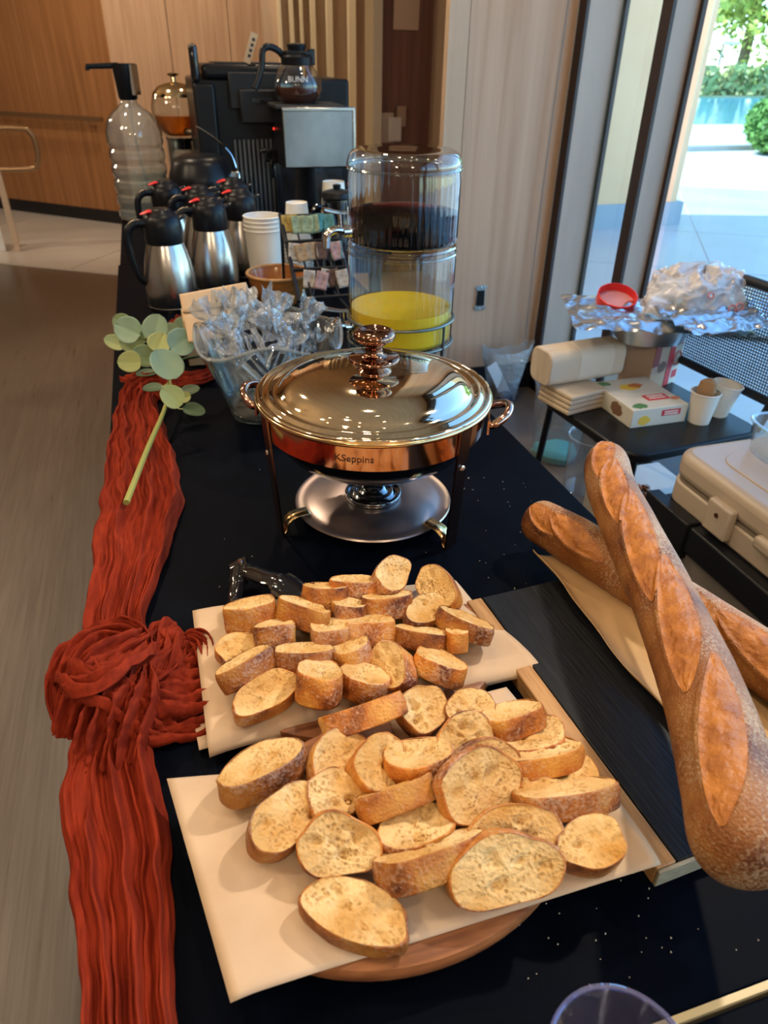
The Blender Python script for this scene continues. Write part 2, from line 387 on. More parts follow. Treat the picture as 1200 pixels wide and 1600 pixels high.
def tree(loc, h, rx, seed, label, cols, n=2600, leaf=.32):
    t = thing('shade_tree', label, 'tree', loc, 0, 'trees across the lake')
    rnd = random.Random(seed)
    blobs = [(Vector((rnd.uniform(-.6, .6) * rx, rnd.uniform(-.5, .5) * rx, h * rnd.uniform(.22, .85))), rx * rnd.uniform(.35, .6)) for _ in range(14)]
    def cf(r):
        c, q = r.choice(blobs); d = Vector((r.gauss(0, 1), r.gauss(0, 1), r.gauss(0, 1))).normalized()
        return c + d * q * r.uniform(.55, 1.0)
    obj('foliage', leaves(n, cf, leaf, seed), cols, t, smooth=False, kind='stuff')
    br = [tube(cr([(0, 0, 0), (.1, 0, h * .25), (0, .1, h * .5)], 4), [h * .028 * (1 - .05 * i) for i in range(9)], 8)]
    for k in range(5):
        c = blobs[k][0]; br.append(tube([(0, 0, h * .3), tuple(c * .6 + Vector((0, 0, h * .12))), tuple(c)], [h * .014, h * .009, h * .004], 6))
    obj('trunk', add(*br), mat('bark', (.16, .12, .08), .9), t)
    return t
lv1 = mat('sunny_leaves', (.30, .42, .06), .6, col2=(.55, .62, .16), scale=.6, spec=.3)
lv2 = mat('green_leaves', (.12, .26, .06), .6, col2=(.28, .42, .10), scale=.6, spec=.3)
tree((42.5, 50.7, -.3), 15.8, 8.0, 3, 'large sunny yellow-green tree beyond the lake', lv1, 15000, .30)
tree((61, 52.5, -.3), 18, 8.5, 5, 'tall green tree right of the sunny tree beyond the lake', lv1, 12000, .34)
tree((35, 61, -.3), 9, 5.0, 8, 'lower dark green tree on the left of the far shore', lv2, 5000, .3)
tree((48, 70, -.3), 10, 7.5, 9, 'hazy rounded tree row far behind the lake bank', lv2, 5000, .34)
def reedf(r):
    return (r.uniform(18, 62), r.uniform(40.1, 41.0), r.uniform(-.2, 1.2))
tag(obj('lake_reeds', leaves(2600, reedf, .35, 21), mat('reeds', (.45, .42, .16), .8, col2=(.28, .36, .12), scale=.5), recentre=True, smooth=False), 'dry yellow-green reeds along the far lake bank', 'reeds', kind='stuff')
bu = thing('round_bush', 'rounded dark green bush on the sunny paving outside', 'bush', (11.25, 11.6, -.03))
obj('foliage', leaves(3600, lambda r: (lambda d, q: (d.x * .95 * q, d.y * .8 * q, .5 + d.z * .55 * q))(Vector((r.gauss(0, 1), r.gauss(0, 1), r.gauss(0, 1))).normalized(), r.uniform(.75, 1)), .075, 33), lv2, bu, smooth=False, kind='stuff')
obj('stem', add(*[tube([(0, 0, 0), (.3 * cos(k), .3 * sin(k), .5)], [.03, .012], 6) for k in range(6)]), mat('bush_stem', (.12, .09, .06), .9), bu)
pv = thing('lake_pavilion', 'small pale roofed pavilion on the far lake shore', 'pavilion', (36, 47.5, -.25))
obj('roof', add(lathe([(2.6, 2.6), (2.5, 2.75), (0, 3.5)], 8)), mat('pale_roof', (.8, .78, .74), .8), pv)
for k in range(4): obj('post', mv(lathe([(.09, 0), (.09, 2.65)], 8), 1.7 * cos(k * pi / 2 + .5), 1.7 * sin(k * pi / 2 + .5)), mat('pavilion_post', (.5, .48, .45), .8), pv)
# ------------------------------------------------------------------ ceiling lamps (warm downlights)
M['lampglow'] = mat('warm_lamp_glow', (1, .8, .5), .5, emis=(1, .72, .38), estr=60)
lamp0 = None; ORD = ['first', 'second', 'third', 'fourth', 'fifth', 'sixth']
def lamp(x, y, first):
    global lamp0
    if first:
        t = thing('ceiling_downlight', 'x', 'ceiling light', (x, y, 3.1), 0, 'warm ceiling downlights')
        obj('housing', lathe([(.052, 0), (.055, -.03), (.052, -.075), (.044, -.075), (.040, -.03), (0, -.03)], 20), M['blackmatte'], t)
        obj('bulb', lathe([(0, -.031), (.020, -.031), (.020, -.05), (0, -.058)], 16), M['lampglow'], t)
        lamp0 = t
    else: t = copy_thing(lamp0, (x, y, 3.1))
    return t
k = 0
for iy in range(6):
    for ix in range(6):
        x = -3.2 + ix * .72; y = -2.6 + iy * .74
        lamp(x, y, k == 0)['label'] = 'small black warm ceiling downlight, %s row from the back, %s from the windows' % (ORD[iy], ORD[5 - ix]); k += 1
for (x, y, tx, ty, p, a) in ((.4, 1.7, .30, 1.25, 34, 75), (-.5, .8, -.1, .7, 22, 80),
                             (-.6, 3.4, .1, 2.7, 85, 90), (.8, 3.6, .6, 3.0, 55, 90), (-2, 6.0, -1.2, 8.2, 75, 100), (.3, 5.8, .8, 7.4, 110, 100), (1.0, 1.9, 1.35, 2.9, 46, 80), (-1.6, 1.0, -1.2, 1.5, 60, 110)):
    spot((x, y, 3.0), (tx, ty, .75), p, ang=a)
spot((1.56, .98, 2.62), (.20, .52, .75), 138, (1, .88, .71), 36, .6, .05)  # key spot added by the windows, standing in for their daylight on the bread
spot((1.15, -.25, 3.0), (.30, .50, .75), 34, (1, .80, .54), 42, .6, .05)  # second added key spot, from the near right
# globe lamps added out of view as warm fill for room and ceiling
gm = mat('globe_glow', (1, .85, .6), .4, emis=(1, .78, .48), estr=6)
for (x, y, lab) in ((-1.3, -1.2, 'added warm globe fill lamp behind the camera, nearest the left wall'), (.35, -1.6, 'added warm globe fill lamp behind the camera, nearest the windows'), (-1.7, 2.2, 'added warm globe fill lamp left of the buffet table'), (-2.2, 5.2, 'added warm globe fill lamp near the diagonal wall')):
    t = thing('added_pendant', lab, 'added fill lamp', (x, y, 2.45), 0, 'added globe fill lamps')
    obj('globe', lathe([(0, -.11), (.06, -.095), (.10, -.05), (.11, 0), (.10, .05), (.06, .095), (.02, .11)], 24), gm, t)
    obj('cap', lathe([(.03, .10), (.03, .13), (0, .135)], 16), M['brass'], t)
    obj('cord', tube([(0, 0, .13), (0, 0, .65)], .004, 6), M['blackmatte'], t)
    l = bpy.data.lights.new('warm_light', 'POINT'); l.energy = 42; l.color = (1, .80, .56); l.shadow_soft_size = .13  # fill light added just below each globe
    o = link('warm_light', l); o.location = (x, y, 2.27)
# ------------------------------------------------------------------ fittings on the walls
ou = thing('wall_outlet', 'unfinished black outlet without cover on the wood wall', 'outlet', (1.364, YW - .001, .405))
obj('yoke', add(box(-.022, .022, -.004, 0, 0, .112), box(-.030, .030, -.003, 0, .004, .016), box(-.030, .030, -.003, 0, .096, .108)), M['steel'], ou, bev=.002)
obj('socket', box(-.0165, .0165, -.012, -.004, .022, .090), M['blackplastic'], ou, bev=.002)
for z in (.008, .104): obj('screw', xf(lathe([(.004, 0), (.004, .003), (0, .004)], 8), Matrix.Translation((0, -.004, z)) @ Matrix.Rotation(pi / 2, 4, 'X')), M['chrome'], ou)
th = thing('wall_switch_box', 'beige wall control box with white cover in the dark recess', 'wall control', (1.60, 5.19, .90))
obj('backplate', box(-.045, .04, -.02, .0, -.02, .16), mat('beige_plate', (.62, .50, .38), .5), th, bev=.004)
obj('cover', box(-.005, .085, -.06, -.02, -.01, .135), mat('white_cover', (.72, .64, .55), .4), th, bev=.008)
obj('knob', box(.06, .12, -.04, -.005, .08, .20), mat('tan_block', (.45, .31, .22), .6), th, bev=.004)
no = thing('paper_notice', 'tan paper notice taped high on the dark red panel', 'notice', (1.715, 5.195, 1.52))
obj('sheet', grid(lambda u, v: (-.085 + .17 * u + .01 * v, -.004 - .01 * (1 - v) * sin(u * 3), .0 + .5 * v), 6, 8), mat('notice_paper', (.66, .47, .32), .8), no)
for k, (a, b) in enumerate(((-.05, .04), (-.05, .01))): obj('print_line', box(a, b, -.016, -.0135, .16 + .04 * k, .17 + .04 * k), mat('print_grey', (.2, .14, .1), .8), no)
hr = thing('wall_handrail', 'thin bronze handrail fixed along the diagonal wood wall', 'handrail', (-1.5, 8.5, 0))
def onw(s, off, z): 
    d = (wa - wb).normalized(); n = Vector((d.y, -d.x)); n = n if n.y < 0 else -n
    p = wb + d * s + n * off; return (p.x + 1.5, p.y - 8.5, z)
M['railbronze'] = mat('rail_bronze', (.40, .26, .15), .3, .8)
obj('rail', tube([onw(.12, .09, .885), onw(1.2, .09, .885), onw(4.8, .09, .885)], .019, 10), M['railbronze'], hr)
for s in (.3, 1.7, 3.0): obj('bracket', tube([onw(s, .0, .82), onw(s, .07, .82), onw(s, .09, .87)], .009, 8), M['railbronze'], hr)
lr = thing('looped_handrail', 'bronze tube handrail with rounded return loop at far left', 'handrail', (-1.09, 6.55, 0))
obj('loop', tube(cr([(-1.4, .0, .886), (-.3, .0, .886), (.20, 0, .886), (.285, 0, .86), (.31, 0, .80), (.31, 0, .70), (.285, 0, .635), (.20, 0, .608), (-.3, .0, .608), (-1.4, .0, .608)], 6), .020, 10), M['railbronze'], lr)
obj('post', tube([(0, 0, .60), (0, 0, .012)], .030, 4, up=(1, 1, 0)), mat('post_tan', (.60, .47, .36), .5), lr)
obj('side_panel', prism([(-.9, .05), (-.09, .02), (-.09, .03), (-.9, .06)], .012, .26), mat('white_panel', (.80, .82, .84), .5), lr)
# ================================================================== tables
def table(name, label, x0, x1, y0, y1, z=TZ):
    t = thing(name, label, 'table', ((x0 + x1) / 2, (y0 + y1) / 2, 0))
    hx, hy = (x1 - x0) / 2, (y1 - y0) / 2
    obj('tabletop', box(-hx, hx, -hy, hy, z - .022, z), M['black'], t, bev=.002)
    obj('apron', add(box(-hx + .03, hx - .03, -hy + .03, -hy + .05, z - .09, z - .022), box(-hx + .03, hx - .03, hy - .05, hy - .03, z - .09, z - .022),
                     box(-hx + .03, -hx + .05, -hy + .05, hy - .05, z - .09, z - .022), box(hx - .05, hx - .03, -hy + .05, hy - .05, z - .09, z - .022)), M['blackmatte'], t)
    for sx in (-1, 1):
        for sy in (-1, 1): obj('leg', cbox(sx * (hx - .05), sy * (hy - .06), (z - .022) / 2, .04, .04, z - .022), M['blackmatte'], t, bev=.003)
    return t
bt = table('buffet_table', 'long black buffet table under the bread and chafing dish', -.143, .617, .172, 2.70)
obj('edge_strip', box(-.38, .38, -1.270, -1.2645, .70, TZ + .002), mat('gilt_edge', (.55, .42, .20), .4), bt)
table('coffee_table', 'black table at the far end under the coffee brewer', -.137, .86, 2.706, 3.95)
table('serving_table', 'black table butted against the near end of the buffet', -.143, .617, -.60, .163)
# crumbs scattered over the tabletop
rnd = random.Random(5); V, F = [], []
for i in range(150):
    if i < 80: x, y = rnd.uniform(.20, .58), rnd.uniform(.18, .30)
    elif i < 115: x, y = rnd.uniform(.38, .58), rnd.uniform(.68, 1.0)
    else: x, y = rnd.uniform(-.02, .55), rnd.uniform(.2, 1.25)
    s = rnd.choice((.0006, .0007, .0009, .0015 if i % 6 == 0 else .0008)); k = len(V)
    V += [(x - s, y - s, TZ), (x + s, y - s * .7, TZ), (x + s * .3, y + s, TZ), (x, y, TZ + s * 1.5)]; F += [(k, k + 1, k + 3), (k + 1, k + 2, k + 3), (k + 2, k, k + 3), (k, k + 2, k + 1)]
tag(obj('bread_crumbs', (V, F), mat('crumb_specks', (.62, .50, .36), .8), recentre=True, smooth=False), 'pale bread crumbs scattered on the black tabletop', 'crumbs', kind='stuff')

# ================================================================== rust cloth runner
M['rust'] = mat('rust_gauze', (.27, .030, .011), .8, col2=(.17, .017, .007), scale=16, stretch=(6, 1, 6), bump=.35, bscale=220, spec=.1)
rows = [(1.60, -.10, -.055), (1.50, -.122, -.05), (1.40, -.137, -.047), (1.26, -.147, -.037), (1.16, -.152, -.026), (1.08, -.154, -.020), (1.0, -.154, -.028), (.92, -.155, -.044), (.83, -.157, -.064),
        (.75, -.160, -.085), (.69, -.158, -.09), (.62, -.158, -.09), (.56, -.168, -.088), (.51, -.170, -.076), (.46, -.164, -.067), (.41, -.155, -.068), (.37, -.146, -.069), (.32, -.142, -.071), (.25, -.142, -.073), (.19, -.142, -.074)]
def rowat(s):
    f = s * (len(rows) - 1); i = min(int(f), len(rows) - 2); t = f - i; t = t * t * (3 - 2 * t) * .5 + t * .5
    return [rows[i][k] * (1 - t) + rows[i + 1][k] * t for k in range(3)]
def pleat(v, y, seed=0):
    w = v + .035 * nz(y * 5, v * 2.5, seed) + .02 * nz(y * 13, v * 5, seed + 5)
    h = 0
    g1, g2 = .5 + .5 * nz(v * 3, y * 4, seed + 21), .5 + .5 * nz(v * 4, y * 6, seed + 31)
    h += .65 * (1 - abs(sin(w * pi * 3.3 + 1.6 * nz(y * 3.0, seed + 2)))) ** 1.6
    h += .55 * g1 * (1 - abs(sin(w * pi * 6.3 + 1.3 + 2.2 * nz(y * 4.5, seed + 9)))) ** 1.6
    h += .34 * g2 * (1 - abs(sin(w * pi * 12.5 + 3 * nz(y * 7, v * 3, seed + 1)))) ** 1.3
    h += .35 * nz(y * 9, v * 4, seed + 3) + .16 * nz(y * 34, v * 10, seed + 4)
    return h
def runner_main(u, v):
    y, xl, xr = rowat(v)
    wob = .006 * nz(y * 14, 1.5) + .004 * nz(y * 31, 4.5)
    x = xl + wob + (xr - xl + .006 * nz(y * 12, 7.7)) * u
    edge = min(1, min(u, 1 - u) / .05)
    z = TZ + .003 + (.005 + .021 * max(0, pleat(u, y)) ) * edge
    if x < -.143: z = min(z, TZ + .012 - 0 * x)
    yy = y + .012 * nz(u * 3, y * 4)
    return (x, yy, z)
parts = [grid(runner_main, 110, 330)]
def ribbon(path, width, seed, amp=.012, nu=44, n=14, up=(0, 0, 1), curl=0.0):
    P = cr(path, n); fr = frames(P, up=up); m = len(P); V, F = [], []
    for i, (p, (t, uu, w)) in enumerate(zip(P, fr)):
        s = i / (m - 1); wd = width(s) if callable(width) else width
        for k in range(nu + 1):
            v = k / nu; a = (v - .5)
            hh = 1.5 * amp * (pleat(v * 1.3, s * .5 + seed * 3.1, seed) - .5) - curl * (a * a * 4) * wd
            q = p + w * (a * wd) + uu * hh
            q.z = max(q.z, TZ + .0025)
            V.append(q)
    for i in range(m - 1):
        for k in range(nu):
            a = i * (nu + 1) + k; F.append((a, a + 1, a + nu + 2, a + nu + 1))
    return V, F
fl = lambda a, b, c: (lambda s: a + (b - a) * sin(pi * s) if s < .5 else c + (b - c) * sin(pi * s))
# the knot: crossing folded loops and a tail running right under the parchment
parts += [
    ribbon([(-.165, .575, .757), (-.150, .60, .785), (-.115, .625, .803), (-.07, .66, .795), (-.052, .70, .765)], fl(.05, .085, .05), 1, .016, curl=.12),
    ribbon([(-.16, .70, .757), (-.155, .665, .785), (-.135, .635, .805), (-.105, .60, .802), (-.075, .575, .775), (-.06, .56, .757)], fl(.05, .075, .04), 2, .016, curl=.15),
    ribbon([(-.165, .65, .765), (-.15, .625, .80), (-.125, .61, .815), (-.10, .63, .812), (-.085, .665, .79)], fl(.03, .055, .03), 3, .014, curl=.1, n=12),
    ribbon([(-.085, .615, .775), (-.068, .65, .79), (-.062, .69, .792), (-.048, .70, .785), (-.040, .67, .775), (-.045, .63, .765)], fl(.02, .05, .03), 4, .012, curl=.22, n=12),
    ribbon([(-.10, .60, .79), (-.07, .605, .782), (-.035, .61, .768), (.0, .615, .757)], fl(.05, .085, .09), 5, .014),
    ribbon([(-.10, .57, .765), (-.06, .575, .762), (-.02, .58, .757), (.005, .585, .755)], fl(.05, .07, .06), 6, .012),
    ribbon([(-.050, .655, .768), (-.036, .675, .778), (-.024, .668, .778), (-.020, .645, .768)], fl(.02, .035, .025), 7, .01, curl=.25),
    ribbon([(-.168, .60, .757), (-.172, .64, .772), (-.16, .68, .78), (-.135, .70, .785), (-.11, .69, .79), (-.09, .66, .79)], fl(.03, .06, .04), 8, .014, curl=.15),
    ribbon([(-.13, .52, .76), (-.12, .55, .785), (-.10, .59, .805), (-.09, .63, .803)], fl(.07, .07, .03), 9, .018, curl=.1),
    # far tail, twisting to the right beneath the leaves
    ribbon([(-.10, 1.44, .757), (-.095, 1.50, .775), (-.06, 1.53, .782), (-.01, 1.54, .775), (.05, 1.56, .765), (.09, 1.60, .758)], fl(.05, .06, .04), 11, .014, curl=.12),
    ribbon([(-.115, 1.60, .765), (-.08, 1.56, .775), (-.045, 1.50, .77), (-.01, 1.46, .76)], fl(.03, .045, .03), 12, .012, curl=.15),
    ribbon([(-.03, 1.60, .76), (.0, 1.72, .775), (.01, 1.85, .785), (.03, 1.95, .78), (.045, 2.0, .76)], fl(.03, .05, .03), 13, .012, curl=.15),
]
tag(obj('table_runner', add(*parts), M['rust'], recentre=True, smooth='full', solid=.0012), 'rust red crinkled gauze runner knotted along the table edge', 'table runner')
# ================================================================== boards and papers
def oval_board(name, label, cx, cy, rx, ry, z0, z1, m, rot=0):
    prof = [(0, z0), (.90, z0), (.985, z0 + .004), (1.0, z0 + .010), (1.0, z1 - .005), (.985, z1 - .001), (.95, z1), (0, z1)]
    V, F = lathe(prof, 72)
    V = [(v[0] * rx, v[1] * ry, v[2] - z0) for v in V]
    t = thing(name, label, 'board', (cx, cy, z0), rot)
    obj('board', (V, F), m, t)
    return t
ub = oval_board('bread_board', 'round wooden board under the rear parchment of bread', .165, .605, .172, .128, TZ, TZ + .022, M['acacia'])
lb = oval_board('footed_bread_board', 'oval acacia board on a dark foot under the front parchment', .130, .366, .165, .122, TZ + .018, TZ + .040, M['acacia'])
obj('foot', lathe([(0, -.018), (.075, -.018), (.08, -.012), (.07, .0005), (0, .0005)], 40), mat('dark_foot', (.05, .03, .022), .45), lb)
def sheet(name, label, c00, c10, c11, c01, fn, m=None, nu=40, nv=40, cat='paper', group=None):
    a, b, c, d = map(Vector, (c00, c10, c11, c01))
    def f(u, v):
        p = (a * (1 - u) + b * u) * (1 - v) + (d * (1 - u) + c * u) * v
        return p + Vector(fn(u, v))
    return tag(obj(name, grid(f, nu, nv), m or M['kraft'], recentre=True, smooth='full', solid=.0007), label, cat, group)
# u: left->right, v: front->back
def wav(s, a): return lambda u, v: a * nz(u * 3.1, v * 2.7, s) + .3 * a * nz(u * 8, v * 9, s + 3)
w1, w2, w3 = wav(1, .003), wav(7, .003), wav(12, .004)
def up_fn(u, v):
    e = max(0, .10 - v) / .10; l = max(0, .12 - u) / .12; r = max(0, u - .88) / .12
    return (0, .006 * e * e, abs(w1(u, v)) * .6 - .010 * e * e - .004 * l * l + .004 * r * sin(v * 7) - .003 * r)
sheet('rear_parchment', 'tan parchment sheet under the rear bread slices', (-.026, .502, TZ + .0255), (.362, .512, TZ + .0255), (.322, .697, TZ + .0255), (-.026, .735, TZ + .0255), up_fn)
sheet('tucked_parchment', 'small parchment edge tucked below the left side of the rear sheet', (-.036, .525, TZ + .004), (-.002, .528, TZ + .006), (-.002, .655, TZ + .006), (-.044, .655, TZ + .004), lambda u, v: (0, 0, .006 * (1 - u) * (1 - v) * .3), nu=10, nv=14)
def lo_fn(u, v):
    l = max(0, .07 - u) / .07; f = max(0, .05 - v) / .05; r = max(0, u - .86) / .14
    return (0, 0, abs(w2(u, v)) * .6 - .004 * l * l * (1 - v) - .002 * f * f + .003 * r * sin(v * 5))
sheet('front_parchment', 'large tan parchment sheet under the front bread slices', (-.030, .262, TZ + .0435), (.338, .262, TZ + .0435), (.331, .392, TZ + .0435), (-.066, .468, TZ + .0435), lo_fn)
sheet('back_corner_parchment', 'parchment corner showing behind the front pile of bread', (.15, .372, TZ + .0415), (.315, .375, TZ + .0415), (.298, .488, TZ + .0415), (.16, .478, TZ + .0415), lambda u, v: (0, 0, .002 * sin(u * 4) * v), nu=14, nv=14)
# ------------------------------------------------------------------ black wooden board with pale edge (under baguettes)
sb = thing('slate_board', 'black topped wooden board with pale left edge under the baguettes', 'board', (.343, .2635, TZ), R(3.2))
obj('panel', box(.022, .262, .004, .392, 0, .024), M['slate'], sb, bev=.0015)
obj('edge_strip', box(0, .021, .004, .392, 0, .024), M['palewood'], sb, bev=.0015)
obj('end_strip', box(0, .262, 0, .0038, .001, .0225), M['greywood'], sb, bev=.001)
# kraft sheet curling beneath the baguettes
def kf(u, v):
    curl = max(0, .22 - u) / .22
    ridge = .030 * math.exp(-((u - .62) / .25) ** 2) * (.4 + .6 * (1 - v))
    return (.014 * curl ** 2 + .012 * nz(v * 4, 3.3) * (1 - u), .01 * nz(u * 3, v * 3, 9), .002 + .020 * curl ** 1.6 * (.35 + .65 * v) + .5 * ridge + abs(w3(u, v)))
sheet('baguette_paper', 'kraft paper sheet with curled edge under the two baguettes', (.438, .352, TZ + .025), (.565, .335, TZ + .025), (.605, .70, TZ + .025), (.428, .708, TZ + .025), kf, mat('kraft_brown', (.60, .38, .18), .7, col2=(.54, .33, .15), scale=12, bump=.1), 36, 50)
# ================================================================== bread
def bread_mats():
    # crumb: cream with open pores
    m = bpy.data.materials.new('bread_crumb'); m.use_nodes = True; nt = m.node_tree; b = nt.nodes['Principled BSDF']; N = nt.nodes.new; L = nt.links.new
    tc = N('ShaderNodeTexCoord'); oi = N('ShaderNodeObjectInfo'); ad = N('ShaderNodeVectorMath'); ad.operation = 'ADD'
    L(tc.outputs['Object'], ad.inputs[0]); L(oi.outputs['Location'], ad.inputs[1])
    dn = N('ShaderNodeTexNoise'); dn.inputs['Scale'].default_value = 90; dn.inputs['Detail'].default_value = 3; L(ad.outputs[0], dn.inputs['Vector'])
    dv = N('ShaderNodeVectorMath'); dv.operation = 'MULTIPLY_ADD'; dv.inputs[1].default_value = (.007, .007, .007); L(dn.outputs['Color'], dv.inputs[0]); L(ad.outputs[0], dv.inputs[2]); ad = dv
    vo = N('ShaderNodeTexVoronoi'); vo.inputs['Scale'].default_value = 260; L(ad.outputs[0], vo.inputs['Vector'])
    vo2 = N('ShaderNodeTexVoronoi'); vo2.inputs['Scale'].default_value = 230; L(ad.outputs[0], vo2.inputs['Vector'])
    no = N('ShaderNodeTexNoise'); no.inputs['Scale'].default_value = 38; no.inputs['Detail'].default_value = 6; L(ad.outputs[0], no.inputs['Vector'])
    r1 = N('ShaderNodeValToRGB'); r1.color_ramp.elements[0].position = .12; r1.color_ramp.elements[1].position = .50
    r1.color_ramp.elements[0].color = (.0, .0, .0, 1); r1.color_ramp.elements[1].color = (1, 1, 1, 1)
    L(vo2.outputs['Distance'], r1.inputs[0])
    r2 = N('ShaderNodeValToRGB'); r2.color_ramp.elements[0].position = .42; r2.color_ramp.elements[1].position = .62
    r2.color_ramp.elements[0].color = (1, 1, 1, 1); r2.color_ramp.elements[1].color = (0, 0, 0, 1); L(no.outputs['Fac'], r2.inputs[0])
    mx = N('ShaderNodeMath'); mx.operation = 'MAXIMUM'; L(r1.outputs[0], mx.inputs[0]); L(r2.outputs[0], mx.inputs[1])
    base = N('ShaderNodeValToRGB'); e = base.color_ramp.elements; e[0].position = .3; e[0].color = (.54, .27, .060, 1); e[1].position = .70; e[1].color = (.80, .585, .29, 1)
    n3 = N('ShaderNodeTexNoise'); n3.inputs['Scale'].default_value = 22; n3.inputs['Detail'].default_value = 5; L(ad.outputs[0], n3.inputs['Vector']); L(n3.outputs['Fac'], base.inputs[0])
    mc = N('ShaderNodeMix'); mc.data_type = 'RGBA'; mc.inputs[6].default_value = (.46, .24, .065, 1); L(mx.outputs[0], mc.inputs[0]); L(base.outputs[0], mc.inputs[7])
    L(mc.outputs[2], b.inputs['Base Color']); b.inputs['Roughness'].default_value = .75; b.inputs['Specular IOR Level'].default_value = .25
    b.inputs['Subsurface Weight'].default_value = .12; b.inputs['Subsurface Radius'].default_value = (.006, .004, .0015)
    mm = N('ShaderNodeMath'); mm.operation = 'ADD'; L(mx.outputs[0], mm.inputs[0]); L(vo.outputs['Distance'], mm.inputs[1])
    bp = N('ShaderNodeBump'); bp.inputs['Strength'].default_value = .7; bp.inputs['Distance'].default_value = .0016; L(mm.outputs[0], bp.inputs['Height']); L(bp.outputs[0], b.inputs['Normal'])
    M['crumb'] = m
    # crust: golden to dark brown, blistered, flour dusted
    def crust(name, s, c0, c1, c2, flour, fl_lo=.60, fl_hi=.78, fine=9, bd=.0016):
        m = bpy.data.materials.new(name); m.use_nodes = True; nt = m.node_tree; b = nt.nodes['Principled BSDF']; N = nt.nodes.new; L = nt.links.new
        tc = N('ShaderNodeTexCoord'); oi = N('ShaderNodeObjectInfo'); ad = N('ShaderNodeVectorMath'); ad.operation = 'ADD'
        L(tc.outputs['Object'], ad.inputs[0]); L(oi.outputs['Location'], ad.inputs[1])
        n1 = N('ShaderNodeTexNoise'); n1.inputs['Scale'].default_value = s; n1.inputs['Detail'].default_value = 5; L(ad.outputs[0], n1.inputs['Vector'])
        r = N('ShaderNodeValToRGB'); e = r.color_ramp.elements; e[0].position = .33; e[0].color = (*c0, 1); e[1].position = .66; e[1].color = (*c2, 1)
        k = e.new(.50); k.color = (*c1, 1); L(n1.outputs['Fac'], r.inputs[0])
        n2 = N('ShaderNodeTexNoise'); n2.inputs['Scale'].default_value = s * fine; n2.inputs['Detail'].default_value = 4; L(ad.outputs[0], n2.inputs['Vector'])
        n4 = N('ShaderNodeTexNoise'); n4.inputs['Scale'].default_value = s * .6; n4.inputs['Detail'].default_value = 2; L(ad.outputs[0], n4.inputs['Vector'])
        sm = N('ShaderNodeMath'); sm.operation = 'MULTIPLY_ADD'; sm.inputs[1].default_value = .55; L(n4.outputs['Fac'], sm.inputs[0])
        hm = N('ShaderNodeMath'); hm.operation = 'MULTIPLY'; hm.inputs[1].default_value = .6; L(n2.outputs['Fac'], hm.inputs[0]); L(hm.outputs[0], sm.inputs[2])
        fr = N('ShaderNodeMapRange'); fr.inputs['From Min'].default_value = fl_lo; fr.inputs['From Max'].default_value = fl_hi; fr.inputs['To Max'].default_value = .8; L(sm.outputs[0], fr.inputs['Value'])
        mc = N('ShaderNodeMix'); mc.data_type = 'RGBA'; mc.inputs[7].default_value = (*flour, 1); L(fr.outputs[0], mc.inputs[0]); L(r.outputs[0], mc.inputs[6])
        rv = N('ShaderNodeMapRange'); rv.inputs['To Min'].default_value = .62; rv.inputs['To Max'].default_value = 1.12; L(oi.outputs['Random'], rv.inputs['Value'])
        mu = N('ShaderNodeVectorMath'); mu.operation = 'SCALE'; L(mc.outputs[2], mu.inputs[0]); L(rv.outputs[0], mu.inputs['Scale'])
        L(mu.outputs[0], b.inputs['Base Color']); b.inputs['Roughness'].default_value = .48; b.inputs['Specular IOR Level'].default_value = .4
        vo = N('ShaderNodeTexVoronoi'); vo.inputs['Scale'].default_value = s * fine * 1.2; L(ad.outputs[0], vo.inputs['Vector'])
        mm = N('ShaderNodeMath'); mm.operation = 'MULTIPLY_ADD'; mm.inputs[1].default_value = -.7; L(vo.outputs['Distance'], mm.inputs[0]); L(n2.outputs['Fac'], mm.inputs[2])
        bp = N('ShaderNodeBump'); bp.inputs['Strength'].default_value = .7; bp.inputs['Distance'].default_value = bd; L(mm.outputs[0], bp.inputs['Height']); L(bp.outputs[0], b.inputs['Normal'])
        return m
    M['crust'] = crust('slice_crust', 30, (.14, .030, .010), (.52, .170, .026), (.70, .33, .065), (.72, .50, .36), .59, .80)
    M['bcrust'] = crust('baguette_crust', 20, (.19, .052, .013), (.37, .130, .028), (.50, .21, .055), (.66, .45, .27), .565, .70, 17, .0017)
    M['score'] = mat('scored_crust', (.47, .175, .032), .42, col2=(.25, .075, .015), scale=55, stretch=(1, 1, 1), bump=1.0, bscale=110, spec=.4, ramp=(.32, .72), detail=8)
bread_mats()
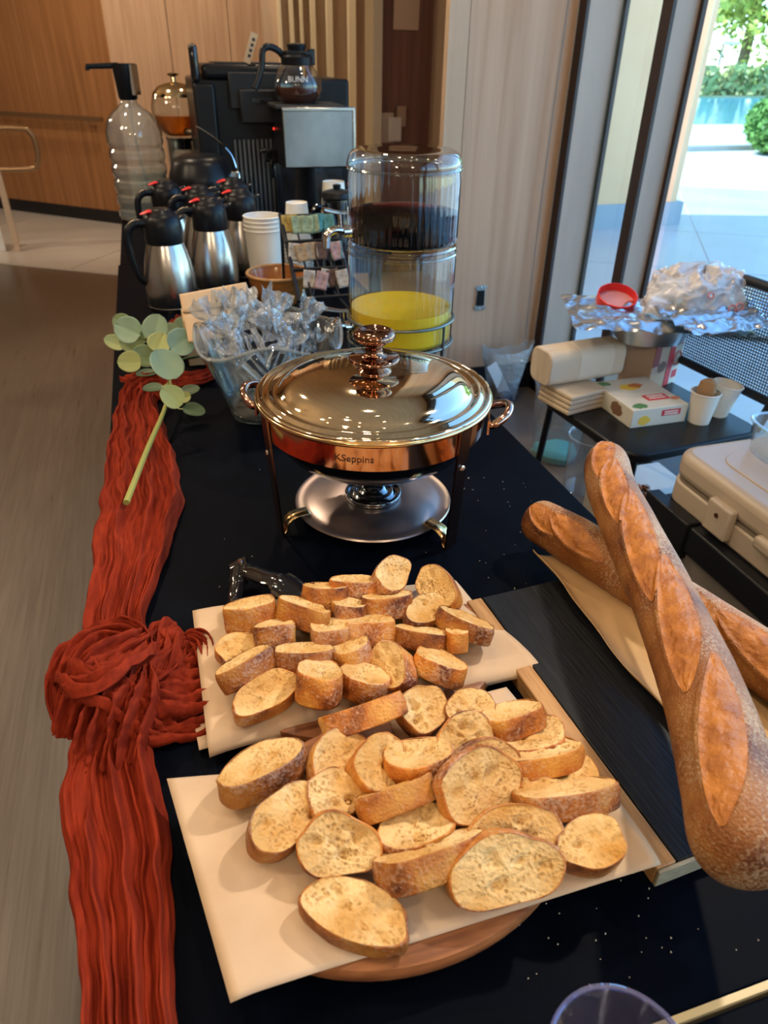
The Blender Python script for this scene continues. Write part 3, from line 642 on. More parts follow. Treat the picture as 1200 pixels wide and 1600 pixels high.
def make_slice(A, B, z, tilt, Wd, th, label, seed, group):
    rnd = random.Random(seed)
    A, B = Vector((A[0], A[1], z)), Vector((B[0], B[1], z)); c = (A + B) / 2; a = (B - A); Ln = a.length * 1.03; a.normalize()
    n0 = Vector((0, 0, 1)); s0 = n0.cross(a)
    q = Matrix.Rotation(R(tilt), 3, a); n = q @ n0; s = q @ s0
    NN = 44; ph = [rnd.uniform(0, 6.28) for _ in range(4)]; am = [rnd.uniform(.02, .075) for _ in range(4)]
    flat = rnd.uniform(.80, .92); ex = rnd.uniform(.78, 1.0); skew = rnd.uniform(-.12, .12)
    def outl(t):
        ct, st = cos(t), sin(t)
        x = Ln / 2 * math.copysign(abs(ct) ** ex, ct); y = Wd / 2 * math.copysign(abs(st) ** ex, st)
        if y < 0: y *= flat
        k = 1 + am[0] * sin(2 * t + ph[0]) * .6 + am[1] * sin(3 * t + ph[1]) + am[2] * .5 * sin(5 * t + ph[2]) + .05 * math.exp(-((t - ph[3] * .5) / .16) ** 2)
        return (x + skew * y) * k, y * k
    O = [outl(2 * pi * i / NN) for i in range(NN)]
    holes = [(rnd.uniform(-.65, .65), rnd.uniform(-.6, .6), rnd.uniform(.06, .17), rnd.uniform(.002, .006)) for _ in range(rnd.randint(6, 12))]
    rings = [0, .14, .28, .40, .52, .63, .73, .82, .90, .955]
    warp = rnd.uniform(-.06, .06)
    bend = rnd.uniform(-.5, .5) * .004
    def wz(x, y): return bend * (x / (Ln / 2)) ** 2
    def face(sg):
        V, F, rows = [], [], []
        for k, rr in enumerate(rings):
            if rr == 0: rows.append([len(V)]); pts = [(0, 0)]
            else:
                rows.append(list(range(len(V), len(V) + NN))); pts = [(x * rr, y * rr) for x, y in O]
            for (x, y) in pts:
                d = .0009 * nz(x * 160, y * 160, seed * 1.7 + sg) + .0012 * nz(x * 60, y * 60, seed + sg)
                for (hx, hy, hr, hd) in holes:
                    e = ((x / (Ln / 2) - hx) ** 2 + (y / (Wd / 2) - hy) ** 2) / (hr * hr)
                    d -= hd * math.exp(-e ** 2)
                dome = .0012 * (rr ** 4)
                V.append((x, y, sg * (th / 2 * (1 + warp * x / (Ln / 2)) + d + dome - .0012) + wz(x, y)))
        for ra, rb in zip(rows, rows[1:]):
            for i in range(NN):
                j = (i + 1) % NN
                if len(ra) == 1: F.append((ra[0], rb[i], rb[j]))
                else: F.append((ra[i], rb[i], rb[j], ra[j]))
        return V, F
    prof = [(.950, 1.0), (.975, 1.035), (.996, .92), (1.012, .55), (1.018, 0.0), (1.012, -.55), (.996, -.92), (.975, -1.035), (.950, -1.0)]
    V, F = [], []
    for k, (rr, zz) in enumerate(prof):
        for i, (x, y) in enumerate(O):
            d = 1 + (.022 * nz(x * 110, y * 110 + zz * 2, seed) + .04 * nz(x * 40, y * 40 + zz, seed + 4)) * (abs(zz) < .95)
            X, Y = x * rr * d, y * rr * d
            V.append((X, Y, zz * th / 2 * (1 + warp * x / (Ln / 2)) + wz(x, y)))
    for k in range(len(prof) - 1):
        for i in range(NN):
            j = (i + 1) % NN; F.append((k * NN + i, k * NN + j, (k + 1) * NN + j, (k + 1) * NN + i))
    t = thing('bread_slice', label, 'bread slice', (0, 0, 0), 0, group)
    mwx = Matrix.Identity(4)
    for i in range(3): mwx[i][0] = a[i]; mwx[i][1] = s[i]; mwx[i][2] = n[i]; mwx[i][3] = c[i]
    # let the lowest point of the slice rest on the paper
    corner = [mwx @ Vector(v) for v in V]; low = min(p.z for p in corner)
    t['low'] = low
    t.matrix_world = mwx
    obj('crumb', add(face(1), face(-1)), M['crumb'], t, smooth='full')
    obj('crust', (V, F), M['crust'], t, smooth='full')
    return t
REAR = [
    (0.209, 0.662, 0.248, 0.717, 0.805, 22, 0.049, 0.020, 'tan slice leaning at the back of the rear parchment, left of the round one'),
    (0.269, 0.690, 0.287, 0.618, 0.803, 38, 0.049, 0.018, 'round pale slice at the back right corner of the rear parchment'),
    (0.149, 0.699, 0.205, 0.676, 0.792, -23, 0.046, 0.026, 'golden crusted slice second from the left in the rear row of the back parchment'),
    (0.112, 0.694, 0.164, 0.672, 0.790, -27, 0.046, 0.026, 'small crust-up slice in the rear row just right of the tongs tip'),
    (0.014, 0.670, 0.076, 0.675, 0.793, -20, 0.046, 0.031, 'torn white-topped slice below the black tongs on the back parchment'),
    (0.077, 0.678, 0.128, 0.631, 0.793, -30, 0.046, 0.028, 'brown crust slice right of the torn white-topped slice'),
    (0.139, 0.654, 0.181, 0.636, 0.790, -23, 0.046, 0.026, 'stubby slice in the middle of the rear parchment, open side up'),
    (0.178, 0.648, 0.238, 0.639, 0.794, -27, 0.046, 0.026, 'crust-up slice with floury right end near the rear centre'),
    (0.224, 0.606, 0.278, 0.634, 0.797, 12, 0.046, 0.020, 'tan slice face up below the round pale slice'),
    (0.265, 0.610, 0.308, 0.557, 0.792, -29, 0.046, 0.022, 'long slice with white edge at the right end of the back parchment'),
    (0.041, 0.634, 0.088, 0.627, 0.790, -30, 0.046, 0.026, 'floury crust-up slice left of centre on the back parchment'),
    (0.104, 0.616, 0.153, 0.610, 0.789, -20, 0.046, 0.026, 'golden slice lying behind the flour-dusted pair at the centre left'),
    (0.150, 0.609, 0.204, 0.600, 0.792, -27, 0.046, 0.028, 'smooth yellow crust slice in the very centre of the back parchment'),
    (0.203, 0.595, 0.256, 0.563, 0.789, -29, 0.046, 0.022, 'slice with crust towards the camera right of the yellow centre slice'),
    (0.257, 0.570, 0.282, 0.562, 0.787, -25, 0.046, 0.024, 'short end piece under the long white-edged slice'),
    (-0.003, 0.618, 0.043, 0.636, 0.787, 6, 0.046, 0.016, 'round slice lying flat at the left edge of the back parchment'),
    (-0.004, 0.568, 0.057, 0.600, 0.791, -33, 0.046, 0.024, 'narrow flour-dusted slice standing on edge at the left'),
    (0.058, 0.590, 0.122, 0.575, 0.789, -25, 0.046, 0.026, 'wide crust-up slice in front of the floury one, centre left'),
    (0.122, 0.566, 0.167, 0.581, 0.791, -27, 0.046, 0.023, 'short slice with pale pointed end in the middle row'),
    (0.182, 0.575, 0.182, 0.504, 0.792, 40, 0.046, 0.023, 'wedge shaped slice with white crumb pointing to the front right'),
    (0.212, 0.553, 0.251, 0.506, 0.789, -25, 0.050, 0.023, 'broad slice with dark floury end at the right front of the back parchment'),
    (0.006, 0.531, 0.076, 0.558, 0.790, 10, 0.046, 0.020, 'long oval slice lying open side up at the front left of the back parchment'),
    (0.075, 0.539, 0.119, 0.520, 0.797, -28, 0.073, 0.032, 'blocky torn slice with jagged crust at the front of the back parchment'),
    (0.126, 0.549, 0.164, 0.511, 0.793, -18, 0.046, 0.026, 'slice with brown front crust between the blocky one and the wedge'),
]
FRONT = [
    (-0.016, 0.420, 0.062, 0.444, 0.812, -14, 0.049, 0.027, 'thick pale slice at the back left of the front parchment, coarse crumb up'),
    (0.003, 0.355, 0.062, 0.400, 0.812, 18, 0.049, 0.022, 'oval slice with one round hole left of the front pile'),
    (0.057, 0.378, 0.100, 0.399, 0.806, 20, 0.049, 0.020, 'slice tucked behind the one with the round hole'),
    (0.065, 0.405, 0.115, 0.448, 0.812, 28, 0.049, 0.020, 'amber faced slice in the back row right of the thick pale one'),
    (0.103, 0.388, 0.147, 0.429, 0.812, 26, 0.049, 0.022, 'narrow amber slice with pale right crust in the back row'),
    (0.089, 0.458, 0.173, 0.471, 0.812, -50, 0.049, 0.023, 'rugged crust slice bridging the gap between the two parchments'),
    (0.131, 0.400, 0.196, 0.400, 0.818, -18, 0.050, 0.023, 'slice with a white hollow and brown lower crust in the second row'),
    (0.099, 0.364, 0.168, 0.373, 0.818, -50, 0.049, 0.022, 'golden strip of crust standing on edge in the middle of the front pile'),
    (0.038, 0.346, 0.105, 0.333, 0.815, 34, 0.056, 0.020, 'broad oval slice leaning at the front left of the pile'),
    (0.105, 0.333, 0.172, 0.338, 0.812, -10, 0.049, 0.022, 'slice with rough brown right crust at the centre of the front pile'),
    (0.096, 0.301, 0.187, 0.306, 0.813, -43, 0.049, 0.025, 'long crust-up slice in front of the pile centre'),
    (0.034, 0.311, 0.108, 0.260, 0.803, 2, 0.050, 0.018, 'single oval slice lying flat at the very front of the parchment'),
    (0.164, 0.340, 0.242, 0.371, 0.828, 44, 0.064, 0.016, 'large round slice standing face on in the middle of the front pile'),
    (0.147, 0.287, 0.241, 0.275, 0.818, 40, 0.057, 0.022, 'biggest oval slice leaning at the front right of the pile'),
    (0.180, 0.320, 0.257, 0.301, 0.812, 32, 0.049, 0.020, 'slice peeking out behind the biggest oval slice'),
    (0.248, 0.288, 0.306, 0.278, 0.808, 12, 0.049, 0.022, 'slice with dark burnt crust at the right front corner of the pile'),
    (0.230, 0.332, 0.324, 0.320, 0.812, -36, 0.049, 0.022, 'slice with purple-brown blistered crust on the right side'),
    (0.244, 0.354, 0.322, 0.349, 0.810, 12, 0.049, 0.020, 'toasted slice lying just behind the blistered crust slice'),
    (0.245, 0.371, 0.318, 0.371, 0.812, -30, 0.049, 0.020, 'slice with dark crust and pale right tip, third from the back right'),
    (0.246, 0.398, 0.318, 0.399, 0.810, -12, 0.049, 0.018, 'thin slice second from the back right corner of the front pile'),
    (0.241, 0.417, 0.301, 0.425, 0.812, -30, 0.049, 0.022, 'floury crusted slice at the back right corner of the front pile'),
    (0.210, 0.448, 0.262, 0.447, 0.812, 16, 0.049, 0.018, 'oval toasted slice at the back right, behind the yellow-rimmed one'),
    (0.189, 0.416, 0.243, 0.414, 0.812, 30, 0.049, 0.022, 'yellow-rimmed slice just behind the large round standing slice'),
    (0.164, 0.451, 0.213, 0.469, 0.812, 22, 0.049, 0.020, 'slice with scorched right edge at the back centre of the front pile'),
    (0.176, 0.353, 0.253, 0.377, 0.815, 44, 0.066, 0.016, 'slice mostly hidden behind the large round standing slice'),
]
sd = 100
for (x0, y0, x1, y1, z, tl, w, thk, lab) in REAR:
    t = make_slice((x0, y0), (x1, y1), z, tl, w, thk, lab, sd, 'bread slices on the rear parchment'); sd += 1
    lift = (TZ + .0285) - t['low']
    if lift > 0: t.location.z += lift
for (x0, y0, x1, y1, z, tl, w, thk, lab) in FRONT:
    t = make_slice((x0, y0), (x1, y1), z, tl, w, thk, lab, sd, 'bread slices on the front parchment'); sd += 1
    lift = (TZ + .0465) - t['low']
    if lift > 0: t.location.z += lift
# ------------------------------------------------------------------ baguettes
def baguette(label, path, rad, scores, seed, upv):
    P = cr(path, 40); m = len(P); fr = frames(P, up=upv)
    NA = 72
    def rr(s):
        e = min(1, s / .10) if s < .5 else min(1, (1 - s) / .10)
        k = sqrt(max(0, 1 - (1 - e) ** 2)) ** .85
        f = s * (len(rad) - 1); i = min(int(f), len(rad) - 2); r = rad[i] + (rad[i + 1] - rad[i]) * (f - i)
        return r * max(.02, k)
    LEN = sum((P[i + 1] - P[i]).length for i in range(m - 1))
    def leafd(s, th, sc):
        s0, hl, th0, hw, sl = sc
        u = (s - s0) / hl
        if abs(u) >= 1: return None
        c = th0 + sl * u; w = hw * (1 - u * u) ** .75
        return (th - c) / max(w, 1e-4), u
    def pos(s, th, off=0):
        f = s * (m - 1); i = min(int(f), m - 2); q = f - i
        p = P[i].lerp(P[i + 1], q); t, u, w = fr[i]
        r = rr(s) * (1 + .025 * nz(s * 9, cos(th) * 1.2 + seed, sin(th) * 1.2) + .006 * nz(s * 60, cos(th) * 5 + seed, sin(th) * 5))
        for sc in scores:
            ld = leafd(s, th, sc)
            if ld:
                k, uu = ld
                amp = (1 - uu * uu)
                if abs(k) < 1: r += amp * (-.0015 + .002 * (1 - k * k))
                r += amp * .0052 * math.exp(-((k - 1.0) / .20) ** 2) + amp * .0016 * math.exp(-((k + 1.0) / .2) ** 2)
        return p + (u * cos(th) + w * sin(th)) * (r + off)
    SN = 230
    V = [pos(j / SN, 2 * pi * k / NA) for j in range(SN + 1) for k in range(NA)]; F = []
    # the angle is measured from the axis facing upv, wrap -pi..pi
    V = []
    for j in range(SN + 1):
        for k in range(NA):
            th = -pi + 2 * pi * k / NA; V.append(pos(j / SN, th))
    for j in range(SN):
        for k in range(NA):
            a, b = j * NA + k, j * NA + (k + 1) % NA; F.append((a, b, b + NA, a + NA))
    F.append(tuple(range(NA))); F.append(tuple(range(SN * NA, (SN + 1) * NA)))
    c = sum(P, Vector()) / m; zmin = min(v.z for v in V); base = Vector((c.x, c.y, zmin))
    t = thing('baguette', label, 'baguette', base, 0, 'whole baguettes')
    obj('crust', ([v - base for v in V], F), M['bcrust'], t, smooth='full')
    for sc in scores:
        s0, hl, th0, hw, sl = sc
        def g(u, v):
            uu = -.97 + 1.94 * v; w = hw * (1 - uu * uu) ** .75 * .93; k = -1 + 2 * u
            return pos(s0 + hl * uu, th0 + sl * uu + w * k, .0008 + .0007 * nz(u * 5, v * 14, seed) + .0005 * nz(u * 9, v * 40, seed + 2)) - base
        obj('score', grid(g, 22, 60), M['score'], t, smooth='full')
    return t
baguette('large scored baguette lying on top across the other one', [(.595, .798, .882), (.548, .710, .883), (.513, .605, .881), (.475, .480, .875), (.438, .370, .869), (.395, .275, .864), (.355, .203, .860)],
         [.031, .033, .034, .0355, .038, .040, .041], [(.115, .105, .05, .46, .3), (.245, .115, .05, .50, .4), (.40, .135, .05, .52, .45), (.58, .14, .05, .52, .45), (.80, .15, -.02, .50, .4)], 3, (-.53, -.59, .60))
baguette('second baguette lying beneath on kraft paper, far tip to the left', [(.462, .768, .813), (.495, .69, .813), (.548, .53, .813), (.585, .40, .813), (.605, .27, .813)],
         [.030, .034, .034, .034, .032], [(.14, .10, -.2, .5, .3), (.26, .10, -.2, .5, .3), (.52, .13, -.3, .6, .3), (.72, .14, -.3, .6, .3)], 8, (-.53, -.59, .60))
# ------------------------------------------------------------------ tongs
tg = thing('serving_tongs', 'black plastic serving tongs resting on the rear parchment edge', 'tongs', (.045, .80, TZ))
def arm(path, rad, flat): return tube(cr(path, 8), [rad[min(i * (len(rad) - 1) // (8 * (len(path) - 1)), len(rad) - 1)] for i in range(8 * (len(path) - 1) + 1)], 10, flat=flat)
obj('arm', arm([(.0, 0, .030), (.012, -.02, .034), (.03, -.05, .042), (.045, -.068, .045), (.062, -.088, .036), (.066, -.098, .030)], [.013, .015, .016, .022, .022, .012], .5), M['blackgloss'], tg)
obj('arm', arm([(.0, 0, .030), (-.008, -.03, .026), (-.016, -.06, .026), (-.020, -.085, .032), (-.018, -.105, .034), (-.008, -.118, .032)], [.013, .010, .009, .014, .014, .009], .7), M['blackgloss'], tg)
obj('hinge', xf(lathe([(0, -.012), (.012, -.012), (.013, 0), (.012, .012), (0, .012)], 16), Matrix.Translation((0, .002, .028)) @ Matrix.Rotation(R(70), 4, 'Y')), M['blackgloss'], tg)
obj('rivet', lathe([(.004, .040), (.003, .043), (0, .043)], 10), M['chrome'], tg)
obj('tip', tube([(.063, -.095, .032), (.064, -.107, .0285)], [.008, .007], 8, flat=.3), M['plastic_clear'], tg)
obj('tip', tube([(-.010, -.115, .032), (-.002, -.124, .0285)], [.006, .005], 8, flat=.3), M['blackgloss'], tg)
# ================================================================== chafing dish
CX, CY = .275, .940
ch = thing('chafing_dish', 'round copper and gold chafing dish with domed mirror lid', 'chafing dish', (CX, CY, TZ))
ZR = .206                                     # rim height above table
lid = obj('lid', lathe([(.171, ZR + .002), (.174, ZR + .004), (.173, ZR + .007), (.168, ZR + .0075), (.165, ZR + .0045), (.161, ZR + .0045), (.158, ZR + .009), (.153, ZR + .009), (.149, ZR + .0055), (.144, ZR + .006), (.139, ZR + .012), (.131, ZR + .0185), (.118, ZR + .0245), (.098, ZR + .0295), (.070, ZR + .0335), (.040, ZR + .0338), (0, ZR + .0345)], 128), M['mirror_lid'], ch, smooth='full')
_k = ZR + .0335
obj('knob', lathe([(0, _k), (.026, _k), (.025, _k + .003), (.015, _k + .009), (.0135, _k + .014), (.036, _k + .0165), (.038, _k + .0195), (.035, _k + .0225), (.022, _k + .022), (.013, _k + .0265), (.0125, _k + .037), (.020, _k + .044), (.029, _k + .049), (.031, _k + .054), (.027, _k + .0595), (.019, _k + .0625), (.018, _k + .0605), (0, _k + .0605)], 40), M['bronze'], lid, smooth='full')
obj('rolled_rim', ring(0, 0, ZR + .000, .1715, .0042, 96, 10), M['brass'], ch)
obj('band', lathe([(.168, ZR), (.166, ZR - .042), (.162, ZR - .044), (.160, ZR - .042), (.160, ZR)], 96), M['copper'], ch)
obj('water_pan', lathe([(.160, ZR - .040), (.154, ZR - .056), (.138, ZR - .078), (.116, ZR - .094), (.095, ZR - .101), (0, ZR - .103)], 72), M['darksteel'], ch)
# frame legs, feet
legs = [(-.163, -.026), (.087, -.143), (.075, .148)]
for (lx, ly) in legs:
    a = math.atan2(ly, lx); r = .1685
    d = Vector((cos(a), sin(a), 0)); s = Vector((-sin(a), cos(a), 0))
    def strip(p0, p1, w, th):
        V = []
        for (rr, z) in (p0, p1):
            for (q, e) in ((-w, 0), (w, 0), (w, th), (-w, th)): V.append(d * (rr + e) + s * q + Vector((0, 0, z)))
        return V, [(0, 1, 5, 4), (1, 2, 6, 5), (2, 3, 7, 6), (3, 0, 4, 7), (3, 2, 1, 0), (4, 5, 6, 7)]
    lg = obj('leg', add(strip((r - .012, 0.0), (r, ZR - .005), .0125, .003)), M['copper'] if False else mat('leg_bronze', (.20, .11, .09), .22, 1), ch)
    obj('rivet', xf(lathe([(.005, 0), (.004, .002), (0, .003)], 10), Matrix.Translation(d * (r + .001) + Vector((0, 0, ZR - .065))) @ Vector((0, 0, 1)).rotation_difference(d).to_matrix().to_4x4()), M['chrome'], lg)
    # foot bracket carrying the burner plate
    c0 = d * .112 + Vector((0, 0, .026)); 
    pts = cr([d * .112 + Vector((0, 0, .027)), d * .135 + Vector((0, 0, .026)), d * .148 + Vector((0, 0, .018)), d * .150 + Vector((0, 0, .008)), d * .156 + Vector((0, 0, .002))], 5)
    V = []; F = []
    for p in pts: V += [p - s * .011, p + s * .011]
    for i in range(len(pts) - 1): F.append((2 * i, 2 * i + 1, 2 * i + 3, 2 * i + 2))
    obj('foot', (V, F), M['brass'], ch, solid=.002)
for a in (R(-24), R(152)):
    d = Vector((cos(a), sin(a), 0)); s = Vector((-sin(a), cos(a), 0))
    pts = cr([d * .172 + s * .034 + Vector((0, 0, ZR - .025)), d * .182 + s * .034 + Vector((0, 0, ZR - .022)), d * .196 + s * .021 + Vector((0, 0, ZR - .014)), d * .201 + Vector((0, 0, ZR - .010)), d * .196 - s * .021 + Vector((0, 0, ZR - .014)), d * .182 - s * .034 + Vector((0, 0, ZR - .022)), d * .172 - s * .034 + Vector((0, 0, ZR - .025))], 6)
    obj('handle', tube(pts, .0065, 10), M['copper'], ch)
    obj('handle_plate', add(xf(box(-.001, .002, -.042, .042, -.012, .010), Matrix.Translation(d * .171 + Vector((0, 0, ZR - .025))) @ Matrix.Rotation(a, 4, 'Z'))), M['copper'], ch)
bp = obj('burner_plate', lathe([(0, .022), (.040, .022), (.044, .026), (.098, .027), (.104, .0235), (.120, .0225), (.1245, .024), (.126, .0215), (.122, .0195), (0, .019)], 72), M['copperplate'], ch)
fu = obj('fuel_holder', lathe([(0, .0225), (.044, .0225), (.0455, .035), (.043, .037), (.040, .031), (.034, .031), (.032, .037), (.029, .038), (.027, .035), (.022, .036), (.019, .044), (.016, .046), (0, .047)], 48), M['darksteel'], ch, smooth='full')
# maker's lettering on the band, wrapped round it
V, F = text_vf('KSeppins', .0145, .0003)
a0 = math.atan2(-.168, -.075) - R(1); Rb = .1672
obj('lettering', ([((Rb + v[2]) * cos(a0 + v[0] / Rb), (Rb + v[2]) * sin(a0 + v[0] / Rb), ZR - .024 + v[1]) for v in V], F), mat('etched_bronze', (.10, .05, .035), .4, .6), ch, smooth=False)
# ================================================================== glass bowl with wrapped cutlery
BX, BY = .185, 1.375
gb = thing('glass_bowl', 'flared square clear glass bowl full of wrapped cutlery', 'bowl', (BX, BY, TZ), R(-8))
def sq(r, a, p=3.2):
    c, s = cos(a), sin(a); k = (abs(c) ** p + abs(s) ** p) ** (-1 / p); return r * k * c, r * k * s
def sqlathe(prof, n=64, wav=None):
    V, F = [], []
    for (r, z) in prof:
        for i in range(n):
            a = 2 * pi * i / n; x, y = sq(r, a); V.append((x, y, z + (wav(a, r) if wav else 0)))
    for k in range(len(prof) - 1):
        for i in range(n):
            j = (i + 1) % n; F.append((k * n + i, k * n + j, (k + 1) * n + j, (k + 1) * n + i))
    return V, F
wv = lambda a, r: .016 * cos(4 * a) * max(0, (r - .10) / .05)
obj('wall', sqlathe([(.080, .004), (.088, .006), (.098, .04), (.113, .09), (.133, .145), (.142, .166), (.138, .169), (.130, .160), (.109, .09), (.094, .04), (.082, .012)], 64, wv), glassy('bowl_glass', (.90, .94, .95), 1.8, .03, haze=.05, hazecol=(.7, .8, .9)), gb)
obj('base', add(prism([sq(.084, 2 * pi * i / 40) for i in range(40)], 0, .014)), M['glassr'], gb, bev=.002)
obj('rim', tube([(*sq(.141, 2 * pi * i / 72), .167 + wv(2 * pi * i / 72, .141)) for i in range(72)], .0035, 8, closed=True), glassy('rim_glass', (.85, .93, .95), 2.6, .03, haze=.15), gb)
def wrap_pack(p0, p1, wid, seed, label):
    """clear sleeve with cutlery and napkin: p0 lower end, p1 ruffled upper end"""
    rnd = random.Random(seed); p0, p1 = Vector(p0), Vector(p1); d = (p1 - p0).normalized(); s = d.cross(Vector((.3, -1, .4))).normalized(); n = s.cross(d).normalized()
    Ln = (p1 - p0).length
    t = thing('cutlery_pack', label, 'cutlery pack', p0, 0, 'wrapped cutlery packs in the glass bowl')
    def side(sg):
        def f(u, v):
            w = wid * (1 - .25 * math.exp(-((v - .78) / .07) ** 2) * 2.2) * (1 + .25 * max(0, v - .85) / .15)
            x = (u - .5) * w; rf = .030 * v ** 2 * nz(u * 6, v * 6, seed) + .014 * nz(u * 11, v * 13, seed + 2)
            bul = sg * .012 * sin(pi * u) * (1 - .8 * v)
            return d * (v * Ln * (1 + .08 * nz(u * 6, seed, 3) * v)) + s * (x + .012 * v * v * nz(v * 8, u * 5, seed + 7)) + n * (bul + rf)
        return grid(f, 16, 30)
    obj('sleeve', add(side(1), side(-1)), M['wrap'], t, smooth='full')
    obj('napkin', xf(cbox(0, 0, 0, wid * .62, .006, Ln * .62), Matrix.Translation(d * Ln * .36) @ Matrix(((s.x, n.x, d.x), (s.y, n.y, d.y), (s.z, n.z, d.z))).to_4x4()), mat('napkin_white', (.74, .74, .74), .8), t, bev=.002)
    for q, o in enumerate((-.012, .0, .012)):
        pts = [d * Ln * .05 + s * o + n * .006, d * Ln * .45 + s * o * 1.1 + n * .009, d * Ln * .66 + s * o * 1.2 + n * .006]
        obj('utensil', tube(pts, [.007, .004, .008], 6, flat=.3), M['blackplastic'] if (seed + q) % 3 else mat('clear_grey_utensil', (.5, .53, .56), .25), t)
    return t
packs = [((.18, 1.30, .775), (.075, 1.46, .965), .075, 1, 'wrapped cutlery pack reaching highest at the left of the glass bowl'),
         ((.20, 1.32, .78), (.135, 1.46, .975), .070, 2, 'wrapped cutlery pack leaning left of centre against the kraft card'),
         ((.16, 1.34, .78), (.225, 1.48, .965), .060, 3, 'wrapped cutlery pack with pointed upright tip at the bowl centre'),
         ((.21, 1.33, .78), (.185, 1.42, .945), .070, 4, 'wrapped cutlery pack in front of the pointed one'),
         ((.17, 1.38, .78), (.30, 1.47, .945), .055, 5, 'wrapped cutlery pack with curled tip on the right of the bowl'),
         ((.20, 1.29, .79), (.10, 1.36, .915), .060, 6, 'wrapped cutlery pack lying low at the front left rim'),
         ((.15, 1.31, .79), (.23, 1.37, .92), .065, 7, 'wrapped cutlery pack at the front of the bowl behind the lid'),
         ((.22, 1.40, .79), (.285, 1.40, .905), .060, 8, 'wrapped cutlery pack slumped inside the right rim'),
         ((.15, 1.36, .79), (.105, 1.40, .95), .085, 9, 'broad crumpled cutlery pack at the left rim over the napkins'),
         ((.19, 1.36, .79), (.165, 1.45, .955), .085, 10, 'broad crumpled cutlery pack at the middle rear of the bowl'),
         ((.22, 1.36, .79), (.245, 1.42, .935), .075, 11, 'short crumpled cutlery pack between the pointed and the curled one')]
for a in packs: wrap_pack(*a)
# kraft card standing behind the bowl
kc = [Vector((.034, 1.60, .832)), Vector((.205, 1.60, .84)), Vector((.182, 1.68, .932)), Vector((.030, 1.68, .914))]
def kcf(u, v):
    p = (kc[0] * (1 - u) + kc[1] * u) * (1 - v) + (kc[3] * (1 - u) + kc[2] * u) * v
    return p + Vector((0, .010 * (abs(v - .55) < .04) , 0))
kp = tag(obj('napkin_sleeve', grid(lambda u, v: kcf(u, v) if v > .45 else kcf(u, v) + Vector((0, -.02 * (.45 - v), 0)), 10, 24), mat('kraft_card', (.72, .52, .33), .75, col2=(.66, .46, .28), scale=8), recentre=True, solid=.004), 'pale kraft paper card propped behind the glass bowl', 'paper')
bk = tag(obj('napkin_box', box(.03, .2, 1.66, 1.76, TZ, .86), mat('card_box', (.50, .36, .22), .8), recentre=True, bev=.003), 'low brown card box propping the kraft card', 'box')
# ================================================================== juice dispenser
DX, DY = .507, 1.52
jd = thing('juice_dispenser', 'two-tier glass juice dispenser, purple above orange', 'juice dispenser', (DX, DY, TZ), R(4))
RD = .1165
fl_ = lambda a, z: .0012 * cos(44 * a)
Z0, Z1, Z2 = .076, .282, .466
def drum(zb, zt, name):
    return obj(name, lathe([(0, zb), (RD * .90, zb), (RD * .97, zb + .004), (RD, zb + .014), (RD, zt - .020), (RD * .985, zt - .010), (RD * .985, zt)], 132, fl_), M['glassr'], jd, smooth='full')
drum(Z0, Z1, 'lower_drum'); drum(Z1 + .008, Z2 - .03, 'upper_drum')
obj('joint_ring', add(ring(0, 0, Z1 + .003, RD * .985, .004, 64, 8), ring(0, 0, Z1 - .010, RD * 1.005, .003, 64, 8)), M['glassr'], jd)
obj('lid', lathe([(RD * .97, Z2 - .032), (RD * 1.015, Z2 - .030), (RD * 1.02, Z2 - .022), (RD * 1.0, Z2 - .012), (RD * .94, Z2 - .002), (RD * .85, Z2 + .003), (RD * .60, Z2 + .001), (0, Z2)], 72), M['glassr'], jd, smooth='full')
obj('lid_rim', ring(0, 0, Z2 - .030, RD * 1.012, .0035, 64, 8), M['glassr'], jd)
RL = RD - .004
def liquid(zb, zt): return lathe([(0, zb), (RL * .93, zb), (RL, zb + .010), (RL, zt), (RL * .97, zt - .0005), (0, zt - .0005)], 72)
obj('orange_juice', liquid(Z0 + .003, .153), M['juice'], jd)
grape = bpy.data.materials.new('grape_juice'); grape.use_nodes = True; _n = grape.node_tree; _n.nodes.clear()
_o = _n.nodes.new('ShaderNodeOutputMaterial'); _g = _n.nodes.new('ShaderNodeBsdfRefraction'); _g.inputs['IOR'].default_value = 1.05; _g.inputs['Roughness'].default_value = .0
_v = _n.nodes.new('ShaderNodeVolumeAbsorption'); _v.inputs['Color'].default_value = (.72, .0, .05, 1); _v.inputs['Density'].default_value = 75
_n.links.new(_g.outputs[0], _o.inputs['Surface']); _n.links.new(_v.outputs[0], _o.inputs['Volume'])
obj('purple_juice', liquid(Z1 + .011, .352), grape, jd)
obj('wire_stand', add(ring(0, 0, .130, RD + .004, .0032, 56, 8), ring(0, 0, .078, RD + .003, .0035, 56, 8), ring(0, 0, .004, RD * .95, .0035, 48, 8),
    *[tube([((RD + .005) * cos(a), (RD + .005) * sin(a), .0), ((RD + .005) * cos(a), (RD + .005) * sin(a), .130)], .0035, 8) for a in (R(-60), R(10), R(80), R(150), R(215))],
    *[tube([((RD + .004) * cos(a), (RD + .004) * sin(a), .073), (-(RD + .004) * cos(a), -(RD + .004) * sin(a), .073)], .003, 8) for a in (R(20), R(110))]), mat('grey_wire', (.16, .18, .18), .35, .8), jd)
